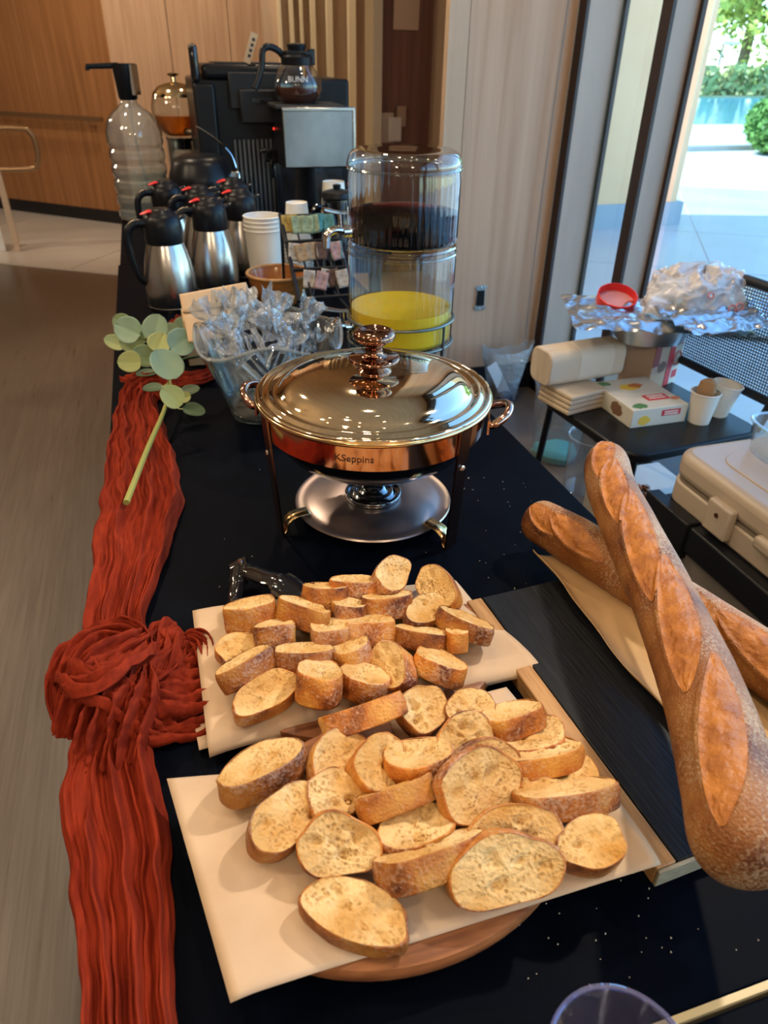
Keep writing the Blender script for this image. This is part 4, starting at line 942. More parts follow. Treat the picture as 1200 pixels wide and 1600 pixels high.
for zz in (Z0 + .040, Z1 + .036):
    sp = obj('spigot', add(tube([(-RD, 0, zz), (-RD - .018, 0, zz)], .013, 12), tube(cr([(-RD - .012, 0, zz), (-RD - .035, 0, zz + .004), (-RD - .052, 0, zz - .006), (-RD - .056, 0, zz - .030)], 6), .0085, 12),
                               tube([(-RD - .022, 0, zz), (-RD - .024, 0, zz + .034)], .0055, 10)), M['chrome'], jd)
    obj('lever', tube(cr([(-RD - .012, -.002, zz + .036), (-RD - .030, -.004, zz + .038), (-RD - .062, -.008, zz + .046)], 4), [.006, .006, .006, .006, .007, .007, .008, .008, .008], 10, flat=.6), M['steel'], sp)
# ================================================================== coffee carafes
def carafe(label):
    t = thing('coffee_carafe', label, 'carafe', (0, 0, TZ), 0, 'steel coffee carafes')
    obj('body', lathe([(0, 0), (.066, 0), (.069, .004), (.070, .012), (.0695, .014), (.071, .016), (.0715, .06), (.069, .10), (.063, .135), (.054, .168), (.047, .19), (.0445, .20), (0, .20)], 48), M['steel'], t)
    obj('base_ring', lathe([(.068, 0), (.0712, .001), (.0712, .012), (.069, .013)], 48), M['darksteel'], t)
    obj('lid', lathe([(.049, .178), (.052, .186), (.051, .228), (.047, .246), (.038, .257), (.030, .261), (.027, .267), (.022, .270), (0, .270)], 40), M['blackplastic'], t)
    obj('spout', add(tube(cr([(.036, 0, .236), (.055, 0, .244), (.066, 0, .247)], 4), [.014, .013, .013, .012, .012, .011, .010, .009, .008], 10, flat=.5)), M['blackplastic'], t)
    h = obj('handle', tube(cr([(-.040, 0, .232), (-.070, 0, .236), (-.093, 0, .222), (-.100, 0, .19), (-.095, 0, .14), (-.083, 0, .095), (-.066, 0, .08)], 6), .0085, 10, flat=1.3), M['blackplastic'], t)
    obj('handle_inlay', tube(cr([(-.062, 0, .2445), (-.078, 0, .2425), (-.092, 0, .2345), (-.1005, 0, .2235)], 5), .0045, 8, flat=.6), mat('tan_inlay', (.62, .45, .30), .4), h)
    obj('thumb_lever', add(xf(tube([(-.055, 0, .0), (-.032, 0, .006), (-.018, 0, .004)], [.006, .012, .010], 10, flat=.4), Matrix.Translation((0, 0, .258)))), M['redplastic'], t)
    return t
cl = [((.020, 2.15), 12, 'front steel carafe with red lever nearest the eucalyptus'),
      ((.160, 2.31), 8, 'steel carafe second in the front row, right of the nearest one'),
      ((.268, 2.45), 10, 'steel carafe beside the stack of white paper cups'),
      ((.052, 2.67), 14, 'steel carafe at the back left in front of the water bottle'),
      ((.152, 2.535), 10, 'steel carafe in the middle, partly hidden by the front pair'),
      ((.275, 2.68), 12, 'rearmost steel carafe on the right in front of the black soup kettle')]
c0 = None
for (p, a, l) in cl:
    if c0 is None: c0 = carafe(l); c0.location = (p[0], p[1], TZ); c0.rotation_euler = (0, 0, R(a))
    else: copy_thing(c0, (p[0], p[1], TZ), R(a), l)
# ================================================================== water bottle with pump
wb_ = thing('water_bottle', 'large clear ribbed water bottle with black electric pump', 'water bottle', (-.028, 3.50, TZ))
def rib(a, z): return -.004 * (1 if (int(z * 28) % 3 == 0) else 0)
prof = [(0, .004), (.09, .0), (.108, .012)]
for i in range(34):
    z = .02 + i * .0095; prof.append((.113 - (.0055 if i % 6 in (4, 5) else 0) + (.001 * (i % 2)), z))
prof += [(.112, .35), (.102, .385), (.080, .415), (.052, .436), (.036, .45), (.030, .462), (.030, .485)]
obj('bottle', lathe(prof, 48), glassy('water_plastic', (.88, .95, .98), 3.2, .05, haze=.12, hazecol=(.85, .93, 1)), wb_)
obj('inner_tube', tube(cr([(.0, 0, .48), (.004, 0, .3), (.03, .0, .1), (.05, 0, .02)], 5), .006, 8), M['plastic_clear'], wb_)
obj('water', lathe([(0, .006), (.088, .006), (.1045, .02), (.1055, .20), (0, .20)], 40), glassy('water', (.80, .90, .94), 1.2, .02, haze=.03), wb_)
pu = obj('pump', add(lathe([(.034, .462), (.038, .47), (.045, .575), (.045, .588), (0, .588)], 24)), M['blackplastic'], wb_)
obj('spout', add(tube([(-.02, 0, .580), (-.14, -.02, .576)], [.011, .009], 10), tube([(-.136, -.02, .576), (-.137, -.02, .562)], .008, 10)), M['blackplastic'], wb_)
obj('silver_strip', xf(box(.036, .05, -.02, .02, .48, .585), Matrix.Rotation(R(-35), 4, 'Z')), M['chrome'], wb_)
# ================================================================== glass-domed tea urn
tu = thing('tea_urn', 'steel tea urn with glass globe of amber tea and round label', 'urn', (.165, 3.62, TZ))
obj('tower', lathe([(0, 0), (.075, 0), (.075, .02), (.062, .03), (.062, .30), (.070, .315), (0, .315)], 36), M['chrome'], tu)
obj('globe', lathe([(.06, .315), (.085, .34), (.104, .385), (.107, .43), (.096, .475), (.070, .505), (.03, .518), (0, .52)], 40), M['glassr'], tu)
obj('dome_lid', lathe([(.098, .468), (.094, .482), (.07, .507), (.03, .521), (.012, .523), (.010, .54), (.022, .545), (.024, .553), (.010, .557), (0, .557)], 40), mat('gold_dome', (.72, .58, .38), .12, 1), tu)
obj('tea', lathe([(0, .322), (.055, .322), (.08, .345), (.096, .385), (.097, .40), (0, .40)], 36), mat('amber_tea', (.80, .22, .01), .08, trans=.7, ior=1.33), tu)
obj('arm', tube(cr([(.02, -.06, .345), (.08, -.10, .335), (.16, -.12, .33)], 5), .014, 10), mat('urn_arm', (.34, .25, .17), .3, .9), tu)
lab = obj('label', xf(grid(lambda u, v: (.0635 * cos(R(-125 + 70 * u)), .0635 * sin(R(-125 + 70 * u)), .14 + .13 * v), 8, 2), Matrix.Identity(4)), mat('grey_label', (.50, .44, .38), .6), tu)
obj('label_disc', xf(add(lathe([(0, 0), (.024, 0), (.024, .002), (.012, .002), (.012, .0025), (0, .0025)], 24)), Matrix.Translation((-.006, -.066, .165)) @ Matrix.Rotation(pi / 2, 4, 'X') @ Matrix.Rotation(R(-6), 4, 'Y')), M['blackmatte'], tu)
# ================================================================== black soup kettle with ladle
so = thing('soup_kettle', 'round black soup kettle with domed lid behind the carafes', 'soup kettle', (.195, 2.965, TZ))
obj('body', lathe([(0, 0), (.105, 0), (.115, .01), (.122, .16), (.124, .215), (0, .215)], 48), M['blackplastic'], so)
obj('lid', lathe([(.124, .216), (.126, .222), (.118, .25), (.105, .285), (.095, .302), (.07, .312), (.02, .316), (0, .316)], 12), M['blackplastic'], so, smooth=True)
obj('lid_latch', box(.10, .135, -.05, -.02, .20, .26), M['chrome'], so, bev=.004)
tag(obj('soup_ladle', tube(cr([(.31, 2.85, 1.03), (.295, 2.855, 1.075), (.25, 2.87, 1.12), (.205, 2.88, 1.15), (.188, 2.885, 1.158)], 6), [.006] * 8 + [.007] * 17, 8, flat=.6), M['chrome'], recentre=True), 'curved chrome ladle handle rising from the soup kettle', 'ladle')
# ================================================================== coffee brewer
br = thing('coffee_brewer', 'large black coffee brewer with steel front and ribbed panel', 'coffee brewer', (.50, 3.10, TZ))
bx = lambda x0, x1, y0, y1, z0, z1: box(x0 - .50, x1 - .50, y0 - 3.10, y1 - 3.10, z0 - TZ, z1 - TZ)
obj('body', bx(.205, .80, 3.10, 3.50, TZ, 1.30), M['blackplastic'], br, bev=.012, seg=3)
obj('column', bx(.205, .285, 3.075, 3.10, TZ, 1.285), M['blackplastic'], br, bev=.02, seg=4)
obj('back_post', bx(.205, .236, 3.08, 3.13, 1.285, 1.405), M['blackgloss'], br, bev=.012, seg=3)
obj('hopper_lid', bx(.245, .62, 3.085, 3.45, 1.295, 1.345), M['blackplastic'], br, bev=.018, seg=3)
obj('lid_well', bx(.30, .56, 3.12, 3.40, 1.343, 1.350), M['darkgrey'], br, bev=.006)
obj('top_panel', bx(.335, .56, 3.078, 3.10, 1.20, 1.32), M['darkgrey'], br, bev=.006)
obj('filter_drawer', bx(.37, .56, 3.055, 3.10, 1.155, 1.265), M['darkgrey'], br, bev=.006)
obj('drawer_slot', bx(.415, .49, 3.050, 3.058, 1.222, 1.238), M['blackgloss'], br)
rm = mat('grey_rib', (.10, .115, .14), .4)
for i in range(11):
    x = .338 + i * .0172; obj('rib', bx(x, x + .0075, 3.092, 3.10, .80, 1.098), rm, br)
hd = obj('brew_head', bx(.487, .752, 2.85, 3.10, 1.022, 1.213), M['blackplastic'], br, bev=.006)
obj('steel_front', bx(.489, .750, 2.842, 2.852, 1.026, 1.213), M['steelplate'], br, bev=.003)
obj('steel_lip', bx(.486, .753, 2.838, 2.856, 1.207, 1.220), M['steel'], br, bev=.003)
obj('steel_edge', bx(.744, .753, 2.837, 2.856, 1.024, 1.216), M['steel'], br, bev=.002)
obj('brew_base', bx(.487, .752, 2.85, 3.10, TZ, .80), M['blackplastic'], br, bev=.01)
obj('rear_panel', bx(.487, .752, 3.05, 3.10, .80, 1.022), M['blackgloss'], br)
obj('warmer_plate', add(mv(lathe([(0, .463), (.10, .463), (.10, .474), (.085, .476), (0, .474)], 36), .07, -.12, 0), bx(.47, .72, 2.86, 3.09, 1.212, 1.226)), M['blackmatte'], br, bev=.003)
obj('red_switch', xf(lathe([(0, 0), (.005, 0), (.004, .003), (0, .003)], 10), Matrix.Translation((.484 - .5, 3.02 - 3.1, 1.14 - TZ)) @ Matrix.Rotation(-pi / 2, 4, 'Y')), mat('red_indicator', (.9, .05, .03), .4, emis=(1, .04, .02), estr=2), br)
obj('side_tap', add(bx(.44, .49, 2.99, 3.03, 1.03, 1.075), bx(.455, .475, 2.985, 3.01, .975, 1.04), bx(.425, .45, 2.99, 3.02, 1.06, 1.075)), M['blackgloss'], br, bev=.005)
# decanter on the warmer
de = thing('coffee_decanter', 'round glass coffee decanter with black handle on the brewer', 'decanter', (.572, 2.965, 1.2265))
obj('glass', lathe([(0, 0), (.058, 0), (.078, .018), (.088, .045), (.086, .068), (.072, .098), (.052, .122), (.050, .13)], 40), M['glassr'], de)
obj('coffee', lathe([(0, .003), (.056, .003), (.075, .020), (.0845, .045), (.0845, .052), (0, .052)], 36), mat('black_coffee', (.10, .022, .008), .06, trans=.35, ior=1.33), de)
obj('collar', lathe([(.050, .117), (.056, .119), (.058, .142), (.050, .150), (0, .150)], 32), M['blackplastic'], de)
obj('lid', add(prism([(-.045, -.03), (.03, -.035), (.058, -.012), (.058, .012), (.03, .035), (-.045, .03)], .148, .162), lathe([(.03, .160), (.036, .182), (0, .186)], 20)), M['blackplastic'], de, bev=.004)
obj('handle', tube(cr([(-.045, 0, .140), (-.065, -.005, .160), (-.098, -.012, .172), (-.122, -.016, .160), (-.130, -.018, .115), (-.148, -.022, .070), (-.162, -.026, .045)], 6), .0095, 10, flat=1.2), M['blackplastic'], de)
obj('lid_tab', prism([(.04, -.02), (.064, -.016), (.064, .016), (.04, .02)], .118, .168), M['blackplastic'], de, bev=.004)
V, F = text_vf('BUNN', .026, .0004)
obj('lettering', ([((.0845 + v[2]) * cos(-1.75 + v[0] / .085), (.0845 + v[2]) * sin(-1.75 + v[0] / .085), .076 + v[1]) for v in V], F), mat('white_print', (.8, .8, .8), .6), de, smooth=False)
wt = thing('wooden_tag', 'small wooden tag with dark print standing on the brewer top', 'tag', (.413, 3.12, 1.348))
obj('slip', xf(cbox(0, 0, .05, .026, .004, .10), Matrix.Rotation(R(22), 4, 'Y')), mat('tag_wood', (.55, .38, .22), .6), wt)
for k in range(4): obj('print_mark', xf(cbox(.002, -.0025, .025 + .018 * k, .010, .001, .010), Matrix.Rotation(R(22), 4, 'Y')), M['blackmatte'], wt)
# ================================================================== paper cups
def cup(label, r0, r1, h, cat='paper cup', group=None):
    t = thing('paper_cup', label, cat, (0, 0, 0), 0, group)
    obj('wall', lathe([(0, .006), (r0 * .97, .006), (r0 * .97, 0), (r0, 0), (r1, h - .003), (r1 * .97, h - .004), (r0 * .95, .008), (0, .008)], 36), M['white'], t)
    obj('rim', ring(0, 0, h - .002, r1, .0025, 40, 8), M['white'], t)
    return t
base_c = (.318, 2.315)
names = ['bottom', 'second', 'third', 'fourth', 'top']
g0 = None
for i in range(4):
    l = ['lowest wide white paper cup of the stack beside the carafes', 'second wide white paper cup up in the nested stack beside the carafes', 'third wide white paper cup up, just under the top one', 'topmost wide white paper cup of the stack, open rim up']
    l = l[i]
    if g0 is None: g0 = cup(l, .047, .0575, .175, 'paper cup', 'nested wide paper cups'); g0.name = 'wide_paper_cup'; g0.location = (*base_c, TZ)
    else: copy_thing(g0, (base_c[0], base_c[1], TZ + .0125 * i), 0, l)
k0 = None
for i in range(9):
    l = 'tall white paper cup upside down at the top of the narrow stack' if i == 8 else 'upside-down white paper cup, %s of the narrow stack' % ['lowest rim', 'second rim up', 'third rim up', 'fourth rim up', 'fifth rim up', 'sixth rim up', 'seventh rim up', 'just under the top cup'][i]
    if k0 is None:
        k0 = cup(l, .034, .046, .135, 'paper cup', 'upside-down stacked paper cups'); k0.location = (.447, 2.43, TZ + .135); k0.rotation_euler = (pi, 0, 0)
    else:
        c = copy_thing(k0, (.447, 2.43, TZ + .135 + .0115 * i), 0, l); c.rotation_euler = (pi, 0, 0)
c = cup('single white paper cup upside down below the brewer front', .040, .052, .16, 'paper cup'); c.location = (.655, 2.79, TZ + .235); c.rotation_euler = (pi, 0, 0)
rs = thing('cup_riser', 'black riser box under the single white cup', 'riser', (.66, 2.78, TZ))
obj('box', box(-.06, .06, -.05, .055, 0, .074), M['blackplastic'], rs, bev=.004)
# small black creamer in front of it
cj = thing('cream_jug', 'glossy black cream jug beside the juice dispenser', 'jug', (.565, 2.36, TZ))
obj('body', lathe([(0, 0), (.048, 0), (.052, .01), (.055, .12), (.048, .18), (.045, .21), (.047, .235), (.045, .25), (0, .252)], 32), M['blackgloss'], cj)
obj('handle', tube(cr([(-.045, -.01, .22), (-.075, -.015, .225), (-.088, -.018, .19), (-.082, -.016, .12), (-.052, -.01, .10)], 5), .007, 8), M['blackgloss'], cj)
obj('lid', lathe([(.047, .245), (.05, .25), (.046, .265), (.02, .272), (.012, .272), (.013, .285), (0, .288)], 28), M['blackplastic'], cj)
# amber bowl below the cups
ab = thing('amber_bowl', 'amber wooden bowl with pale rim in front of the cups', 'bowl', (.328, 2.13, TZ))
obj('bowl', lathe([(0, 0), (.055, 0), (.062, .006), (.085, .05), (.092, .085), (.089, .087), (.080, .05), (.05, .012), (0, .012)], 40), mat('amber_wood', (.42, .17, .04), .25, col2=(.30, .11, .03), scale=12, stretch=(1, 1, 6), coat=.4), ab)
obj('rim', ring(0, 0, .086, .0915, .0045, 48, 8), M['palewood'], ab)
obj('wire_handle', tube(cr([(.092, -.02, .082), (.095, -.045, .05), (.07, -.085, .02), (.0, -.11, .008), (-.06, -.09, .006)], 6), .003, 8), M['blackplastic'], ab)
# ------------------------------------------------------------------ condiment rack with packets
cr_ = thing('condiment_rack', 'black wire condiment rack with tilted tiers beside the dispenser', 'rack', (.43, 2.03, TZ))
def tier(y, z, w=.155, dp=.085):
    p = [(-w / 2, y, z), (w / 2, y, z), (w / 2, y + dp, z + .055), (-w / 2, y + dp, z + .055)]
    return p
frame = []
for (y, z) in ((-.075, .055), (.0, .115), (.075, .175)):
    p = tier(y, z); frame.append(tube([p[0], p[1]], .0055, 6)); frame.append(tube([p[3], p[2]], .004, 6)); frame.append(tube([p[0], p[3]], .004, 6)); frame.append(tube([p[1], p[2]], .004, 6))
    for q in (.25, .5, .75): frame.append(tube([Vector(p[0]).lerp(Vector(p[1]), q), Vector(p[3]).lerp(Vector(p[2]), q)], .003, 6))
obj('tiers', add(*frame), M['blackplastic'], cr_)
for sx in (-.0775, .0775):
    obj('side_frame', add(tube([(sx, -.08, .05), (sx, .16, .235)], .0065, 6), tube([(sx, -.06, .068), (sx, -.075, 0)], .0045, 6), tube([(sx, .15, .23), (sx, .16, 0)], .0045, 6), tube([(sx, -.075, .002), (sx, .16, .002)], .004, 6)), M['blackplastic'], cr_)
pk = [('yellow sweetener packet', (.72, .50, .12)), ('pale green tea packet', (.42, .55, .34)), ('teal tea packet', (.10, .40, .42)), ('tan sugar packet', (.62, .42, .24)), ('white sugar packet', (.78, .72, .66)), ('dark brown tea packet', (.16, .08, .06)), ('pink sweetener packet', (.70, .42, .40))]
pm = [mat(n.replace(' ', '_'), tuple(x * .6 for x in c), .6, col2=tuple(x * .3 for x in c), scale=80) for n, c in pk]
slots = [(0, 2, 0), (1, 2, 1), (1, 2, 2), (2, 2, 3), (2, 2, 4), (2, 2, 5), (3, 1, 1), (3, 1, 2), (5, 1, 3), (5, 1, 4), (2, 1, 5), (4, 0, 1), (6, 0, 2), (4, 0, 3), (5, 0, 4), (0, 2, 1), (1, 2, 3), (4, 1, 0), (6, 1, 5), (4, 0, 5)]
rnd = random.Random(11); where = ['in the front tier', 'in the middle tier', 'in the top tier']; spotn = ['at the left end', 'left of centre', 'near the centre', 'right of centre', 'towards the right', 'at the right end']
for (kind, tr, pos) in slots:
    y, z = ((-.075, .055), (.0, .115), (.075, .175))[tr]
    t = tag(obj('packet', xf(grid(lambda u, v: ((u - .5) * .034, .004 * sin(pi * u) * sin(pi * v), (v - .1) * .050), 5, 6), Matrix.Rotation(rnd.uniform(-.25, .25), 4, 'Y') @ Matrix.Rotation(R(-28), 4, 'X')), pm[kind], None, solid=.003),
            '%s %s of the condiment rack, %s' % (pk[kind][0], where[tr], spotn[pos]), 'packet', 'packets in the condiment rack')
    t.location = (.43 - .062 + pos * .0245 + rnd.uniform(-.004, .004), 2.03 + y + .030 + rnd.uniform(-.012, .012), TZ + z + .022)
    t.rotation_euler = (0, 0, rnd.uniform(-.3, .3))
# ================================================================== eucalyptus sprig
LEAVES = [
    (-.116, 1.878, .800, .023, 'o'), (-.096, 1.722, .830, .031, 'b'), (-.135, 1.755, .790, .023, 'y'), (-.091, 1.728, .800, .030, 'o'), (-.032, 1.689, .840, .030, 'b'), (-.068, 1.763, .810, .018, 'o'),
    (.001, 1.724, .820, .018, 'b'), (-.028, 1.639, .820, .027, 'y'), (.018, 1.606, .830, .031, 'b'), (.034, 1.798, .800, .027, 'o'), (-.096, 1.560, .810, .024, 'y'), (-.069, 1.617, .800, .026, 'o'),
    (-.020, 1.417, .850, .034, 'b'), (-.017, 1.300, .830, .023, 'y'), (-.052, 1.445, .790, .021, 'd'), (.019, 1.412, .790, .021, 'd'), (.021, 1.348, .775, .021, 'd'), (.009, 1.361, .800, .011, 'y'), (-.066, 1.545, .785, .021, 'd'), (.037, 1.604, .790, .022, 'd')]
eu = thing('eucalyptus_sprig', 'eucalyptus sprig with round grey-green leaves lying on the rust runner', 'sprig', (-.05, 1.4, TZ))
eb = Vector((-.05, 1.4, TZ))
M['eu_b'] = mat('leaf_blue_green', (.26, .40, .27), .5, col2=(.34, .47, .33), scale=20, sss=.0)
M['eu_o'] = mat('leaf_olive', (.20, .28, .12), .5, col2=(.26, .33, .15), scale=20)
M['eu_y'] = mat('leaf_yellow_green', (.33, .37, .12), .5, col2=(.40, .43, .17), scale=20)
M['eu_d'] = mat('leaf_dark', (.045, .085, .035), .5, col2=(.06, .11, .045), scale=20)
stem = cr([(-.106, 1.012, .783), (-.070, 1.18, .787), (-.033, 1.345, .79), (-.018, 1.45, .80), (-.03, 1.58, .80), (-.045, 1.72, .80)], 8)
obj('stem', tube([Vector(p) - eb for p in stem], [.0052 - .00006 * i for i in range(len(stem))], 8), mat('green_stem', (.30, .30, .07), .55), eu)
rnd = random.Random(4)
for i, (x, y, z, r, k) in enumerate(LEAVES):
    c = Vector((x, y, z)); to = Vector((.02, -.90, .44))
    n = (to + Vector((rnd.uniform(-.5, .5), rnd.uniform(-.3, .5), rnd.uniform(-.1, .5)))).normalized() if k != 'd' else (Vector((0, 0, 1)) + Vector((rnd.uniform(-.3, .3), rnd.uniform(-.3, .3), 0))).normalized()
    root = min((Vector(p) for p in stem[16:]), key=lambda p: (p - c).length); ax = (c - root); ax = ax - n * ax.dot(n)
    ax = ax.normalized() if ax.length > .004 else n.orthogonal().normalized(); s = n.cross(ax)
    def lf(u, v, r=r, ax=ax, s=s, n=n):
        a = (u - .5) * 2; b = v * 2 - 1; w = sqrt(max(0, 1 - b * b)) * (1 - .12 * b)
        return ax * (b * r * 1.05) + s * (a * w * r) + n * (.22 * r * (a * w) ** 2 + .10 * r * b * b - .05 * r * math.exp(-(a / .12) ** 2))
    V, F = grid(lf, 14, 14)
    lo = min((v + c).z for v in V); dz = max(0, TZ + .003 - lo)
    lo_ = obj('leaf', ([v + c - eb + Vector((0, 0, dz)) for v in V], F), M['eu_' + k], eu, smooth='full', solid=.0009)
    obj('leaf_stalk', tube([root - eb, (root + c) / 2 - eb - Vector((0, 0, .004)), c - ax * r - eb], .0014, 6), M['eu_y'], lo_)
# ================================================================== chair by the window with boxes
SZ = .49
cc = thing('mesh_chair', 'black chair with mesh back by the window, loaded with boxes', 'chair', (1.335, 1.635, 0), R(5))
obj('seat', prism(rrect(.47, .45, .06), SZ - .028, SZ), M['blackplastic'], cc, bev=.006)
for (sx, sy) in ((-1, -1), (-1, 1), (1, -1), (1, 1)):
    obj('leg', tube([(sx * .20, sy * .20, SZ - .02), (sx * .225, sy * .225, 0)], .011, 10), M['blackplastic'], cc)
obj('back_frame', tube(cr([(.225, -.20, SZ - .01), (.25, -.215, .62), (.268, -.21, .80), (.272, -.17, .845), (.272, .17, .845), (.268, .21, .80), (.25, .215, .62), (.225, .20, SZ - .01)], 6), .014, 10), M['darkgrey'], cc)
obj('back_rail', tube([(.245, -.21, .565), (.245, .21, .565)], .013, 10), M['darkgrey'], cc)
def meshnet():
    parts = []
    for i in range(46):
        y = -.205 + .41 * i / 45; parts.append(box(.2585, .2595, y - .0016, y + .0016, .57, .84))
    for j in range(32):
        z = .572 + .268 * j / 31; parts.append(box(.2575, .2585, -.208, .208, z - .0016, z + .0016))
    return add(*parts)
obj('mesh_panel', meshnet(), mat('mesh_grey', (.09, .11, .15), .6), cc, smooth=False, kind='stuff')
# --- things on the seat
tp = thing('paper_towel_pack', 'large pale folded paper towel pack on the chair', 'paper towels', (1.175, 1.80, SZ + .062), R(6))
obj('stack', xf(prism(rrect(.105, .105, .028), -.135, .135), Matrix.Translation((0, 0, .0525)) @ Matrix.Rotation(pi / 2, 4, 'Y')), mat('towel_pale', (.66, .57, .47), .85, col2=(.60, .51, .41), scale=3, stretch=(2, 20, 2)), tp, bev=.004)
obj('band', xf(prism(rrect(.1065, .1065, .029), -.06, .06), Matrix.Translation((.03, 0, .0525)) @ Matrix.Rotation(pi / 2, 4, 'Y')), mat('towel_band', (.70, .62, .53), .7), tp)
np_ = thing('napkin_pack', 'small kraft napkin pack under the paper towels', 'napkins', (1.145, 1.735, SZ), R(12))
for k in range(4): obj('napkin_fold', box(-.075 + .002 * k, .075, -.055, .085, .0 + .015 * k, .014 + .015 * k), M['kraftpack'], np_, bev=.004)
sn = thing('snack_box', 'white snack box with red labels and fruit print on the chair', 'box', (1.307, 1.652, SZ), R(0))
M['cardwhite'] = mat('white_card', (.72, .70, .64), .5, col2=(.66, .65, .58), scale=6)
obj('carton', box(-.092, .092, -.108, .108, 0, .056), M['cardwhite'], sn, bev=.002)
red = mat('label_red', (.62, .04, .06), .5); grn = mat('print_green', (.10, .26, .10), .5); yel = mat('print_yellow', (.80, .55, .08), .5); ora = mat('print_orange', (.55, .18, .06), .5); brn = mat('print_brown', (.22, .12, .07), .6); whp = mat('print_white', (.85, .83, .8), .5)
obj('red_label', box(-.01, .065, -.060, -.022, .056, .0568), red, sn)
obj('front_label', box(.005, .068, -.1088, -.108, .028, .046), red, sn)
for k in range(2): obj('label_print', box(.0, .055, -.050 + .014 * k, -.043 + .014 * k, .0568, .0573), whp, sn)
for k in range(2): obj('label_print', box(.014, .060, -.1093, -.1088, .031 + .007 * k, .0345 + .007 * k), whp, sn)
def blob(cx, cy, r, z, seed): 
    rr = random.Random(seed); return prism([(cx + r * (1 + rr.uniform(-.2, .2)) * cos(a * pi / 8), cy + r * .7 * (1 + rr.uniform(-.2, .2)) * sin(a * pi / 8)) for a in range(16)], z, z + .0005)
obj('fruit_print', blob(-.005, .045, .034, .056, 1), yel, sn); obj('fruit_print', blob(.018, .050, .022, .0565, 2), ora, sn)
obj('leaf_print', blob(-.07, .085, .022, .056, 3), grn, sn); obj('leaf_print', blob(-.055, -.085, .024, .056, 4), grn, sn); obj('fruit_print', blob(.078, -.06, .016, .056, 5), ora, sn)
obj('fruit_print', xf(blob(-.05, .020, .020, 0, 6), Matrix.Translation((0, -.108, 0)) @ Matrix.Rotation(pi / 2, 4, 'X')), yel, sn)
obj('side_print', xf(blob(-.03, .028, .030, 0, 7), Matrix.Translation((-.092, 0, 0)) @ Matrix.Rotation(pi / 2, 4, 'Z') @ Matrix.Rotation(pi / 2, 4, 'X') @ Matrix.Translation((0, 0, -.0005))), brn, sn)
rb = thing('cracker_box', 'tan and white carton with red stripes standing behind the snack box', 'box', (1.488, 1.845, SZ), R(24))
obj('carton', box(-.11, .06, -.055, .055, 0, .165), mat('tan_card', (.55, .40, .30), .55), rb, bev=.002)
obj('white_face', box(.0602, .0612, -.054, .054, .001, .164), M['cardwhite'], rb)
obj('front_white', box(.012, .060, -.0562, -.0552, .001, .164), M['cardwhite'], rb)
obj('red_stripe', box(-.018, .012, -.0566, -.0552, .001, .164), red, rb)
obj('red_corner', box(-.11, -.075, -.0566, -.0552, .085, .164), mat('maroon_print', (.28, .06, .06), .6), rb)
for k, z in enumerate((.02, .13)): obj('red_patch', box(.020, .052, -.0566, -.0562, z, z + .026), red, rb)
obj('emblem', xf(ring(0, 0, 0, .022, .004, 20, 6), Matrix.Translation((.036, -.0562, .085)) @ Matrix.Rotation(pi / 2, 4, 'X')), mat('emblem_red', (.6, .25, .25), .6), rb)
obj('picture', xf(blob(-.05, .075, .026, 0, 9), Matrix.Translation((0, -.0552, 0)) @ Matrix.Rotation(pi / 2, 4, 'X')), brn, rb)
pc = cup('white paper cup holding a tan scrap, right of the snack box', .030, .040, .094); pc.location = (1.440, 1.535, SZ)
tag(obj('bread_scrap', mv(lathe([(0, 0), (.020, .004), (.025, .02), (.020, .045), (.010, .052), (0, .054)], 12, lambda a, z: .004 * sin(3 * a)), 1.443, 1.537, SZ + .078), mat('tan_scrap', (.42, .26, .14), .8), recentre=True), 'crumpled tan scrap sticking out of the white cup', 'food scrap')
pc2 = cup('grey-white empty paper cup beside the cup with the tan scrap', .031, .042, .098); pc2.location = (1.525, 1.565, SZ); pc2.rotation_euler = (R(3), R(6), 0)
# aluminium pan, foil and bag piled on top
ap = thing('foil_pan', 'aluminium pan resting on the towels and cartons', 'pan', (1.40, 1.80, SZ + .170), R(-14))
obj('pan', add(sqlathe([(.085, .002), (.095, 0), (.120, .058), (.140, .060), (.141, .063), (.119, .063), (.092, .006), (.085, .004)], 56), prism([sq(.088, 2 * pi * i / 40) for i in range(40)], .0, .003)), mat('dull_aluminium', (.66, .68, .72), .28, 1), ap)
def foilf(seed, amp, drop):
    def f(u, v):
        x, y = u - .5, v - .5; r = max(abs(x), abs(y)) * 2
        return (x * .50, y * .34, amp * nz(u * 5, v * 5, seed) + amp * .6 * nz(u * 12, v * 11, seed + 2) + amp * .3 * nz(u * 24, v * 25, seed + 4) - drop * max(0, r - .6) ** 1.5)
    return f
fo = obj('foil_sheet', grid(foilf(2, .012, .05), 60, 60), M['foil'], None, smooth='full'); fo.location = (1.385, 1.775, SZ + .262); fo.rotation_euler = (0, 0, R(-22)); tag(fo, 'crumpled aluminium foil sheet spread over the pan on the chair', 'foil')
fo2 = obj('foil_cover', grid(lambda u, v: ((u - .5) * .34, (v - .5) * .22, .016 * nz(u * 7, v * 6, 31) + .010 * nz(u * 15, v * 14, 33)), 50, 40), M['foil'], None, smooth='full'); fo2.location = (1.50, 1.60, SZ + .290); fo2.rotation_euler = (R(3), R(-2), R(-5)); tag(fo2, 'folded foil strips at the right end above the mesh chair', 'foil')
rl = thing('red_jar_lid', 'round red plastic jar lid tilted on the foil', 'lid', (1.31, 1.86, SZ + .262), 0)
rl.rotation_euler = (R(20), R(-6), 0)
obj('skirt', lathe([(.060, .002), (.060, .030), (.057, .031), (.056, .005)], 48, lambda a, z: .0006 * cos(60 * a)), M['redplastic'], rl)
